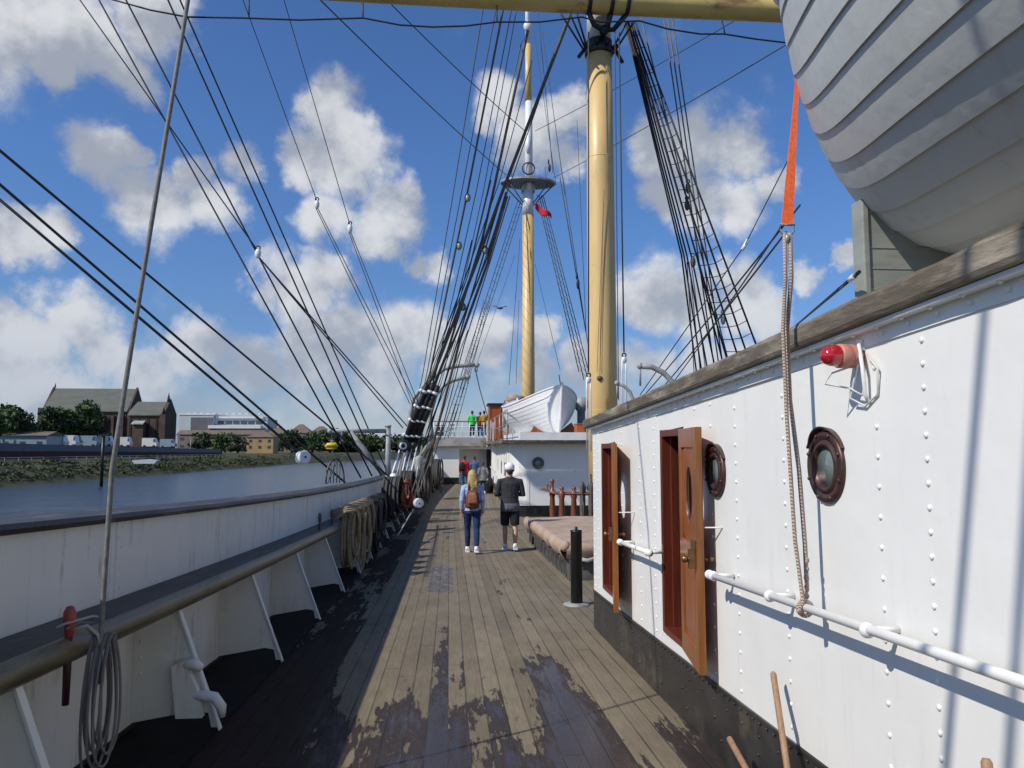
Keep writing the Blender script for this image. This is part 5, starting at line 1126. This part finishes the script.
for i, ((a, b), (c_, d_)) in enumerate(hs): 
    L3('backstay', [atY(a, b, 19.6), atY(a, b, 19.6).lerp(atY(c_, d_, 22), .6)+Vector((.30*(i < 5)-.05*i*(i < 5), 0, 0)), atY(c_, d_, 22)], .024 if i < 5 else .020, 'black_tar' if i < 5 else 'line_grey', hl[i], 'backstays right of the near mast', 'rigging')
for i, (a, b, c_, d_) in enumerate([(687, 262, 696, 372), (689, 262, 703, 368), (691, 262, 709, 365)]):
    L3('tackle_line', [atY(a, b, 21), atY(c_, d_+30, 21)], .013, 'line_grey', ['left', 'middle', 'right'][i]+' of three thin falls below the blocks right of the near mast', 'thin falls right of the near mast')
for i, (px, py) in enumerate([(687, 205), (693, 262), (723, 319), (688, 188)]):
    c = atY(px, py, 20.8); m = MB(); m.ball(c, .10, 8, 6, (.8, .6, 1.7)); m.torus(c+Vector((0, 0, .2)), .05, .02, (0, 1, 0), 10, 5); o = build('tackle_block', m, M['line_brown'] if i != 2 else M['grey_paint'])
    tag(o, ['upper dark block in the right-hand shrouds', 'middle dark block in the right-hand shrouds', 'grey block lowest in the right-hand shrouds', 'highest dark block in the right-hand shrouds'][i], 'pulley block', 'blocks in the right-hand shrouds')
# long diagonals at the right
for a, b, r, lab in (((800, 205, 9), (640, 400, 20), .014, 'upper of the pair of lines slanting down-left from beside the orange strap'), ((786, 232, 9), (652, 400, 20), .014, 'lower of the pair of lines slanting down-left from beside the orange strap'), ((783, 224, 9), (660, 400, 20), .012, 'third slanting line, crossing the shrouds lowest')):
    L3('guy_line', sagged(atY(*a), atY(*b), .05), r, 'line_dark', lab, 'guy lines slanting across the right-hand shrouds')
K = atY(745, 245, 14); L3('guy_line', [atY(793, 150, 11), K], .010, 'line_dark', 'thin guy above the small screw right of the shrouds', 'guy lines slanting across the right-hand shrouds'); L3('guy_line', [K, atY(640, 395, 20)], .013, 'line_dark', 'guy below the small screw, crossing behind the shrouds', 'guy lines slanting across the right-hand shrouds')
m = MB(); m.tube([K+Vector((.06, 0, .10)), K-Vector((.06, 0, .10))], .035, 8); o = build('bottle_screw', m, M['whitepost']); tag(o, 'small white screw on the thin guy right of the shrouds', 'rigging screw')
# wires from the chock to the roof
A = Vector((1.80, 2.96, dk(3)+2.40)); A = atY(858, 273, 2.95); Bp = atY(800, 322, 4.0)
t = thing('lashing_wire', 'doubled wire lashing from the boat chock down to the roof edge', 'lashing', A)
for q in (-.006, .006):
    m = MB(); m.tube([A+Vector((0, 0, q)), Bp+Vector((0, 0, q*.3)), Bp+(Bp-A)*.3], .0035, 6); build('wire', m, M['line_dark'], t)
m = MB(); d = (Bp-A).normalized(); m.tube([A+d*.05, A+d*.12], .012, 8); build('screw', m, M['whitepost'], t); m = MB(); m.tube([A-d*.02, A+d*.05], .008, 6); m.tube([A+d*.12, A+d*.2], .008, 6); build('shackle', m, M['black'], t)
# davits behind the roof
for pts, lab, Y in (([(640, 366), (652, 367), (664, 373), (674, 384), (680, 400)], 'curved grey davit rising behind the deckhouse roof', 13), ([(617, 383), (624, 386), (630, 392), (634, 402)], 'small curved grey davit just right of the near mast', 17)):
    P = [atY(x, y, Y) for x, y in pts]; t = thing('davit', lab, 'davit', P[-1]); m = MB(); m.tube(P+[Vector((P[-1].x+.05, Y, dk(Y)+1.3))], .05 if Y == 13 else .04, 8); build('arm', m, M['grey_paint'], t)
    m = MB(); m.ball(P[0], .06, 8, 6); m.tube([P[0], P[0]-Vector((0, 0, .35))], .02, 6); build('head', m, M['grey_paint'], t)
# unseen port backstays abaft the camera whose shadows fall on the white wall
def shadow_line(w0, w1, r, lab):
    Ps = []
    for (px, py) in (w0, w1):
        p = atX(px, py, WX); k = (p.x+2.1)/abs(SUNV.x); Ps.append(p+SUNV*k)
    a, b = Ps; d = (b-a).normalized(); lo = b if b.z < a.z else a; dn = d if d.z < 0 else -d
    bot = lo+dn*max(0, (lo.z-1.25)/abs(dn.z)); top = bot-dn*16
    L3('backstay', [bot, top], r, 'line_brown', lab, 'unseen near backstays over the port rail', 'rigging')
shadow_line((985, 320), (948, 760), .019, 'unseen near port backstay whose shadow falls on the white wall')
shadow_line((1024, 560), (1010, 760), .019, 'second near port backstay beyond the frame, shading the wall')
# frame on the port side, spoked hoop
gf = thing('gantry_frame', 'grey steel gantry frame outboard of the bulwark with a diagonal strut', 'gantry', atY(388, 478, 26))
m = MB(); a = atY(388, 427, 26); m.tube([a, atY(388, 490, 26)], .095, 12); m.lathe([(.11, 0), (.11, .06)], a, (0, 0, 1), 12); build('post', m, M['grey_paint'], gf)
m = MB(); m.tube([atY(330, 431, 25.2), atY(387, 431, 26)], .075, 10); m.ball(atY(330, 431, 25.2), .09, 8, 6); build('beam', m, M['grey_paint'], gf)
m = MB(); m.tube([atY(350, 432, 25.4), atY(386, 478, 26)], .085, 10); build('strut', m, M['grey_paint'], gf)
for x in (333, 342):
    m = MB(); c = atY(x, 434, 25.3); m.tube([c+Vector((0, 0, .1)), c-Vector((0, 0, .22))], .05, 8); m.ball(c-Vector((0, 0, .26)), .09, 8, 6); build('hanger', m, M['coaming'], gf)
m = MB(); c = atY(331.5, 447, 25.2); m.tube([c+Vector((-.20, 0, 0)), c+Vector((-.12, 0, .06)), c+Vector((.12, 0, .07)), c+Vector((.2, 0, .02))], [.04, .08, .08, .04], 10); m.tube([c+Vector((-.17, 0, -.03)), c+Vector((0, 0, -.05)), c+Vector((.17, 0, -.03))], [.03, .05, .03], 8); o = build('float', m, M['yellow']); tag(o, 'yellow float hanging under the left end of the grey gantry', 'float')
hp = thing('spoked_hoop', 'small dark arched hoop with vertical bars standing on the cap rail', 'hoop', cap(335, 482)); c = cap(335, 483); m = MB(); hh = .46; ww = .115
arc = [(c.x+ww*cos(t)*0, c.y+ww*1.6*cos(t), c.z+hh*sin(t)) for t in [pi*k/12 for k in range(13)]]
arc = [(c.x+.13*cos(t), c.y+.25*cos(t), c.z+.46*sin(t)) for t in [pi*k/12 for k in range(13)]]; m.tube(arc, .018, 8); build('arch', m, M['coaming'], hp)
for q in (-.5, -.17, .17, .5):
    m = MB(); m.tube([(c.x+.13*q, c.y+.25*q, c.z), (c.x+.13*q, c.y+.25*q, c.z+.46*sqrt(1-q*q))], .010, 6); build('bar', m, M['coaming'], hp)
m = MB(); m.tube([(c.x-.03, c.y-.7, c.z+.02), (c.x, c.y-.05, c.z+.33)], .014, 6); build('brace_rod', m, M['coaming'], hp)
# a gull-sized bird far off
m = MB(); c = atY(500, 308, 60); m.ball(c, .13, 8, 6, (2.0, 1, .8)); m.prism([c+Vector((-.05, 0, .02)), c+Vector((-.5, .1, .22)), c+Vector((-.62, .1, .16)), c+Vector((.1, 0, -.02))], (0, .04, .02)); m.prism([c+Vector((.05, 0, .02)), c+Vector((.5, .1, .2)), c+Vector((.60, .1, .14)), c+Vector((-.1, 0, -.02))], (0, .04, .02)); o = build('bird', m, M['coaming']); tag(o, 'tiny dark bird flying between the backstays and the far mast', 'bird')

# ================================================================== THE FAR BANK
def bY(px): # y on the bank line for a pixel column
    d = ray(px, 455)
    y = 100.0
    for _ in range(60): y = bankx(y)/(d.x/d.y)
    return y
# river wall: dark red brick with a grey fence above
wl = thing('river_wall', 'long dark red river wall topped by a blue-grey fence on the far bank', 'wall', (bankx(160)-13, 160, 0))
ywl = [60, 90, 120, 150, 180, 210, 240, 262]
def ztop(y, f0, f1): return f0+(f1-f0)*max(0, min(1, (y-120)/130))
def ribbon(m, x_off, zf, zt_, th=.4, ys=ywl):
    for a, b in zip(ys[:-1], ys[1:]):
        m.hexa([(bankx(a)+x_off, a, zf(a)), (bankx(a)+x_off-th, a, zf(a)), (bankx(b)+x_off-th, b, zf(b)), (bankx(b)+x_off, b, zf(b)), (bankx(a)+x_off, a, zt_(a)), (bankx(a)+x_off-th, a, zt_(a)), (bankx(b)+x_off-th, b, zt_(b)), (bankx(b)+x_off, b, zt_(b))])
m = MB(); ribbon(m, -12, lambda y: -.3, lambda y: ztop(y, 1.62, .9)); build('brickwork', m, M['redwall'], wl)
m = MB(); ribbon(m, -12.1, lambda y: ztop(y, 1.63, .91), lambda y: ztop(y, 3.05, 2.0), .2); build('fence_panel', m, M['greypanel'], wl)
rl = thing('shore_railing', 'thin white railing along the top of the grassy bank', 'railing', (bankx(150)-8.6, 150, -.2)); m = MB()
for h in (.0, .4): m.tube([(bankx(y)-8.8, y, -.1+h) for y in ywl], .05, 4)
build('rail_bar', m, M['deckpaint'], rl)
for y in yr(70, 250, 4.0):
    m = MB(); m.box(bankx(y)-8.85, bankx(y)-8.75, y-.05, y+.05, -.35, .32); build('rail_post', m, M['deckpaint'], rl)
# bank undergrowth: one mass
rd = random.Random(12); m = MB()
def leafclump(m, c, r, n, rd, sz, sq=(1, 1, .7)):
    for _ in range(n):
        th = rd.uniform(0, 2*pi); ph = math.acos(rd.uniform(-.3, 1)); q = r*rd.uniform(.55, 1.05); p = Vector(c)+Vector((q*sin(ph)*cos(th)*sq[0], q*sin(ph)*sin(th)*sq[1], q*cos(ph)*sq[2]))
        a = Vector((rd.uniform(-1, 1), rd.uniform(-1, 1), rd.uniform(-1, 1))).normalized(); b = a.cross(Vector((rd.uniform(-1, 1), rd.uniform(-1, 1), rd.uniform(-1, 1)))).normalized(); s_ = sz*rd.uniform(.5, 1.3)
        m.add([p-a*s_, p+b*s_*.6, p+a*s_, p-b*s_*.6], [(0, 1, 2, 3)])
y = 75
while y < 420:
    for k in range(6 if y < 300 else 2):
        off = rd.choice((-1.5, -3, -4.5, -6.5)); z_ = {-1.5: -3.0, -3: -2.1, -4.5: -1.5, -6.5: -.8}[off]
        leafclump(m, (bankx(y)+off, y+rd.uniform(-1, 1), z_-.3), rd.uniform(.5, 1.5)*(1.25 if y > 180 else 1), 34, rd, .30, (1, 1.8, .62))
    y += 1.5+y*.006
struct('bank_undergrowth', m, M['leaf_yel'], 'stuff')
# trees
def yb(px, off):
    d = ray(px, 455); s_ = d.x/d.y; y = 120.0
    for _ in range(80): y = .5*y+.5*min(700, (bankx(y)-12-off)/s_) if s_ < -.03 else 600
    return y
def tree(px, Y, y_top, wpx, y_bot, mat, lab, n=1100, name='tree', seed=0, z0=.6):
    rd = random.Random(seed+px); c = atY(px, y_top, Y); zt_ = c.z; D_ = Y; w_ = wpx*Y/760/2*1.02; H_ = zt_-z0
    t = thing(name, lab, 'tree', (c.x, Y, z0), 'trees on the far bank'); m = MB(); m.tube([(c.x, Y, z0-.3), (c.x+.2, Y, z0+H_*.3), (c.x, Y, z0+H_*.6)], [H_*.035+.1, H_*.028+.06, .06], 7)
    for k in range(5): a = rd.uniform(0, 6.28); m.tube([(c.x+.1, Y, z0+H_*(.25+.06*k)), (c.x+w_*.5*cos(a), Y+w_*.5*sin(a), z0+H_*(.45+.08*k))], [.12, .04], 5)
    build('trunk', m, M['bark'], t); m = MB()
    for k in range(16):
        a = rd.uniform(0, 2*pi); q = w_*rd.uniform(.1, .72); zz_ = z0+H_*rd.uniform(.12, .84); sc_ = 1-.45*abs((zz_-z0)/H_-.5)
        leafclump(m, (c.x+q*cos(a)*sc_, Y+q*sin(a)*.8*sc_, zz_), w_*rd.uniform(.30, .50), n//9, rd, max(.25, w_*.085), (1, 1, .85))
    leafclump(m, (c.x, Y, z0+H_*.86), w_*.3, n//16, rd, max(.25, w_*.085), (1, 1, .9))
    build('crown', m, M[mat], t); return t
TR = [(-25, 150, 400, 60, 'leaf', 'green tree at the left edge of the far bank'), (8, 158, 404, 44, 'leaf', 'bright green tree at the left edge beside the church'), (22, 175, 408, 30, 'leaf_dark', 'dark tree between the left edge and the church'),
      (48, 165, 406, 34, 'leaf_dark', 'dark round tree below the left end of the church roof'), (66, 160, 409, 36, 'leaf', 'low spreading tree in front of the church nave'), (84, 158, 402, 36, 'leaf', 'tallest green tree in front of the church nave'), (97, 156, 412, 26, 'leaf_dark', 'low dark tree at the right of the nave'), (30, 150, 420, 24, 'leaf', 'low bush-like tree left of the church'), (72, 148, 418, 30, 'leaf_dark', 'low dark tree front of the nave roof'),
      (203, 215, 433, 22, 'leaf_dark', 'small dark tree by the low brown building'), (222, 225, 434, 24, 'leaf', 'small tree left of the buff brick house'), (238, 230, 436, 18, 'leaf_yel', 'small olive tree beside the buff brick house'),
      (292, 262, 432, 30, 'leaf_dark', 'dark tree between the buff house and the roofs'), (312, 275, 434, 26, 'leaf', 'green tree right of the dark one behind the braces'), (330, 300, 434, 44, 'leaf_dark', 'dark tree near the yellow float'), (345, 320, 437, 40, 'leaf_dark', 'dark tree below the gantry beam'), (360, 340, 438, 40, 'leaf', 'green tree under the gantry strut'), (374, 360, 440, 36, 'leaf_dark', 'dark tree left of the gantry post'),
      (396, 420, 442, 40, 'leaf_dark', 'distant dark tree right of the gantry post'), (418, 450, 443, 44, 'leaf_dark', 'distant dark tree behind the lanyards'), (275, 255, 440, 20, 'leaf', 'small green tree right of the buff brick house'), (440, 470, 447, 36, 'leaf_dark', 'distant tree beyond the bridge deck')]
for i, (px, Y, yt, wp, mt, lab) in enumerate(TR): tree(px, yb(px, 9+(i*3.7) % 6 if Y < 200 else 12+(i*5) % 9), yt, wp*1.25, 450, mt, lab, seed=i, n=1500 if Y < 200 else 800)
# church
def roofpoly(m, x0, x1, y0, y1, ze, zr, th=.3):  # ridge along x
    ym = (y0+y1)/2; m.prism([(x0, y0-.5, ze), (x0, ym, zr), (x0, y1+.5, ze), (x0, y1+.5, ze-th), (x0, ym, zr-th), (x0, y0-.5, ze-th)], (x1-x0, 0, 0))
CY = 262.0
def cx(px): return atY(px, 420, CY).x
def cz(py, px=85): return atY(px, py, CY).z
chh = thing('church', 'long dark sandstone church with a steep grey-green slate roof among trees across the river', 'church', (cx(85), CY+6, .6))
x0, x1 = cx(43), cx(127); zr, ze = cz(387), cz(411); m = MB(); m.box(x0+.3, x1-.3, CY, CY+13, .3, ze)
m.prism([(x0+.3, CY, ze-.1), (x0+.3, CY+6.5, zr-.35), (x0+.3, CY+13, ze-.1)], (x1-x0-.6, 0, 0))
for k in range(9): xx = x0+1.2+(x1-x0-2.4)*k/8; m.box(xx-.4, xx+.4, CY-1.0, CY, .3, ze-1.5)
build('nave_wall', m, M['stone'], chh)
m = MB(); roofpoly(m, x0-.1, x1+.1, CY, CY+13, ze, zr); build('nave_roof', m, M['slate'], chh)
for k in range(8):
    xx = x0+1.2+(x1-x0-2.4)*(k+.5)/8; m = MB(); m.prism([(xx-.55, CY-.05, 2.5), (xx+.55, CY-.05, 2.5), (xx+.55, CY-.05, ze-3), (xx, CY-.05, ze-2), (xx-.55, CY-.05, ze-3)], (0, -.1, 0)); build('window', m, M['dark_in'], chh)
m = MB(); hh = 2.0; xx = x0-.1; m.prism([(xx-.5, CY-.3, ze-.2), (xx-.5, CY+6.5, zr+.5), (xx-.5, CY+13.3, ze-.2), (xx-.5, CY+13.3, .3), (xx-.5, CY-.3, .3)], (.6, 0, 0)); m.lathe([(.3, zr+.3), (.22, zr+.9), (.01, zr+hh)], (xx+.2, CY+6.5, 0), n=8); m.box(xx-1.2, xx+.2, CY-1, CY+.8, .3, ze+1); build('gable', m, M['stone'], chh)
m = MB(); m.prism([(x1, CY-.3, ze-.2), (x1, CY+6.5, zr+.5), (x1, CY+13.3, ze-.2), (x1, CY+13.3, .3), (x1, CY-.3, .3)], (.6, 0, 0)); build('gable', m, M['stone'], chh)
xa, xb = x1+.6, cx(163); zr2, ze2 = cz(401, 145), cz(415, 145); m = MB(); m.box(xa, xb, CY-1, CY+9, .3, ze2); m.prism([(xa, CY-1, ze2-.1), (xa, CY+4, zr2-.35), (xa, CY+9, ze2-.1)], (xb-xa, 0, 0)); m.box(xa+2.8, xa+6.2, CY-4, CY-1, .3, cz(424, 150)); build('chapel_wall', m, M['stone'], chh)
m = MB(); roofpoly(m, xa+.1, xb, CY-1, CY+9, ze2, zr2); build('chapel_roof', m, M['slate'], chh)
m = MB(); roofpoly(m, xa+2.6, xa+6.4, CY-4.2, CY-1.01, cz(424, 150), cz(421, 150)); build('porch_roof', m, M['deckpaint'], chh)
m = MB(); m.prism([(xb, CY-1.6, .3), (xb, CY-1.6, ze2+.6), (xb, CY+4, zr2+1.0), (xb, CY+9.6, ze2+.6), (xb, CY+9.6, .3)], (1.0, 0, 0)); m.lathe([(.55, zr2), (.4, zr2+1.2), (.01, zr2+3.2)], (xb+.5, CY+3, 0), n=6); m.box(xb-.3, xb+1.5, CY-2.2, CY-.6, .3, ze2+.2); m.lathe([(.75, ze2+.2), (.01, ze2+2.8)], (xb+.6, CY-1.4, 0), n=4); build('end_gable', m, M['stone'], chh)
for k in range(4):
    xx = xa+1+(xb-xa-1.5)*k/3.4; m = MB(); m.prism([(xx-.35, CY-1.05, 4.5), (xx+.35, CY-1.05, 4.5), (xx+.35, CY-1.05, ze2-1.6), (xx, CY-1.05, ze2-.9), (xx-.35, CY-1.05, ze2-1.6)], (0, -.1, 0)); build('window', m, M['dark_in'], chh)
# pale works building
WY = 470.0
def wx(px): return atY(px, 430, WY).x
def wz(py): return atY(220, py, WY).z
wb = thing('warehouse', 'pale works building with a white roof and dark window band behind the low house', 'building', (wx(222), WY+15, .6))
m = MB(); m.box(wx(179), wx(213), WY, WY+30, .3, wz(415)); m.box(wx(213.2), wx(266), WY+3, WY+30, .3, wz(418)); build('wall', m, M['cream_metal'], wb)
m = MB(); m.box(wx(178.5), wx(214), WY-.3, WY+30.3, wz(415), wz(413.6)); m.box(wx(214), wx(262), WY+2, WY+30, wz(418), wz(416.2))
for k in range(12): xx = wx(183)+(wx(255)-wx(183))*k/11; m.box(xx, xx+1.5, WY+6, WY+9, wz(413.6), wz(412.6))
m.box(wx(210), wx(262), WY-4, WY+2.5, wz(428.5), wz(425.5)); build('roof', m, M['white_roof'], wb)
m = MB(); m.box(wx(190.5), wx(212.5), WY-.2, WY-.02, .3, wz(417.5)); build('grey_front', m, M['greypanel'], wb)
for k in range(6):
    m = MB(); a = wx(216)+(wx(262)-wx(216))*k/6; m.box(a, a+(wx(262)-wx(216))/7, WY+2.8, WY+2.98, wz(424), wz(420.5)); build('window', m, M['glass_band'], wb)
def house(px0, px1, yt, ye, Yo, wall, roofm, lab, grp=None, hip=True, dep=10, win=3):
    Y = yb(px1, Yo); a = atY(px0, 440, Y).x; b = atY(px1, 440, Y).x; zr_ = atY((px0+px1)/2, yt, Y).z; ze_ = atY((px0+px1)/2, ye, Y).z
    t = thing('house', lab, 'house', ((a+b)/2, Y+dep/2, .6), grp); m = MB(); m.box(a+.3, b-.3, Y, Y+dep, .3, ze_); build('wall', m, M[wall], t)
    m = MB(); i_ = (b-a)*.42 if hip else 0; ym = Y+dep/2
    m.add([(a, Y-.4, ze_), (b, Y-.4, ze_), (b, Y+dep+.4, ze_), (a, Y+dep+.4, ze_), (a+i_, ym, zr_), (b-i_, ym, zr_)], [(0, 1, 2, 3), (0, 1, 5, 4), (2, 3, 4, 5), (1, 2, 5), (3, 0, 4)]); build('roof', m, M[roofm], t)
    for k in range(win):
        for zq in ([.35, .75] if ze_-.6 > 4 else [.55]):
            w_ = (b-a)/win; xx = a+w_*(k+.5); zc = .6+(ze_-.6)*zq; m = MB(); m.box(xx-w_*.16, xx+w_*.16, Y-.06, Y-.01, zc-.6, zc+.6); build('window', m, M['glass_band'], t)
    return t
house(176, 262, 430, 434.5, 16, 'grey_house', 'brown_roof', 'long low brown-roofed house in front of the pale works building', hip=False, win=7)
house(246, 274, 431, 437, 4, 'buffbrick', 'brown_roof', 'buff brick house with a pyramid roof on the far bank', win=3)
G = 'brown-roofed houses behind the trees'
house(262, 292, 427, 436, 30, 'grey_house', 'brown_roof', 'brown hipped house right behind the buff brick one', G, win=3)
house(287, 312, 424, 433, 34, 'grey_house', 'brown_roof', 'brown hipped house left of the pair with high roofs', G, win=3)
house(306, 334, 426, 435, 36, 'grey_house', 'brown_roof', 'brown hipped house right of the pair with high roofs', G, win=3)
house(332, 362, 434, 440, 20, 'grey_house', 'brown_roof', 'low brown house behind the gantry frame', G, win=3)
house(-20, 48, 431, 435.5, 3, 'vanblue', 'brown_roof', 'low shed with a brown roof and pale wall at the left edge', hip=False, dep=7, win=4)
# parked vans and caravans behind the wall
def van(px0, px1, yt, Y, mt, lab):
    Y = yb(px1, 3)
    a = atY(px0, 438, Y).x; b = atY(px1, 438, Y).x; zt_ = atY((px0+px1)/2, yt, Y).z; zb_ = zt_-2.3
    t = thing('parked_van', lab, 'van', ((a+b)/2, Y, .6), 'vans parked behind the river wall'); m = MB(); L_ = b-a
    m.prism([(a, Y, zb_), (b-.2, Y, zb_), (b, Y, zb_+.8), (b-L_*.10, Y, zb_+1.2), (b-L_*.2, Y, zt_-.1), (b-L_*.26, Y, zt_), (a+.1, Y, zt_), (a, Y, zt_-.2)], (0, 2, 0)); build('body', m, M[mt], t)
    m = MB(); m.box(b-L_*.24, b-L_*.13, Y-.02, Y-.005, zb_+1.15, zt_-.35); build('window', m, M['glass_band'], t)
    for q in (.18, .8): m = MB(); m.lathe([(.4, 0), (.4, .25)], (a+L_*q, Y-.02, zb_), (0, 1, 0), 12); build('wheel', m, M['tyre'], t)
van(52, 65, 435, 140, 'vanwhite', 'white van, left of the row behind the river wall'); van(65.5, 76, 435.3, 140, 'vanwhite', 'white van, second of the row behind the river wall'); van(78, 97, 435.6, 141, 'vanblue', 'pale blue van behind the river wall'); van(98, 112, 436, 142, 'vanwhite', 'white van partly behind the grey near rope')
van(120, 130, 437, 146, 'vanwhite', 'small white van right of the grey near rope'); van(142, 157, 438, 150, 'vanwhite', 'white van right of the chapel porch'); van(160, 175, 439, 155, 'vanblue', 'grey-blue van, rightmost of the row')
# lamp posts, pontoon
for i, (px, Y, yt, lab) in enumerate([(178, yb(178, 1), 436, 'grey lamp post right of the church on the far bank'), (191, yb(191, 1), 438, 'short lamp post left of the low brown house')]):
    c = atY(px, yt, Y); t = thing('lamp_post', lab, 'lamp post', (c.x, Y, -.2), 'lamp posts on the far bank'); m = MB(); m.tube([(c.x, Y, -.3), (c.x, Y, c.z)], [.14, .09], 8); build('pole', m, M['deckpaint'], t); m = MB(); m.box(c.x-.5, c.x+.5, Y-.2, Y+.2, c.z, c.z+.25); build('lamp_head', m, M['deckpaint'], t)
c = atY(144, 461, 118); m = MB(); m.prism([(c.x-1.8, 118, c.z+.1), (c.x-1.4, 118, c.z-.4), (c.x+1.5, 118, c.z-.4), (c.x+1.9, 118, c.z+.1), (c.x+.4, 118, c.z+.25)], (0, 1.2, 0)); o = build('upturned_dinghy', m, M['cream_metal']); tag(o, 'pale upturned dinghy on the grassy bank below the wall', 'dinghy')
c = atY(103.5, 436, 120); m = MB(); m.tube([(c.x, 120, -3.9), (c.x, 120, c.z)], .25, 8); m.box(c.x-.5, c.x+.5, 119.7, 120.3, c.z, c.z+.3); o = build('mooring_pile', m, M['black']); tag(o, 'dark pile standing at the water edge beside the grey near rope', 'pile')
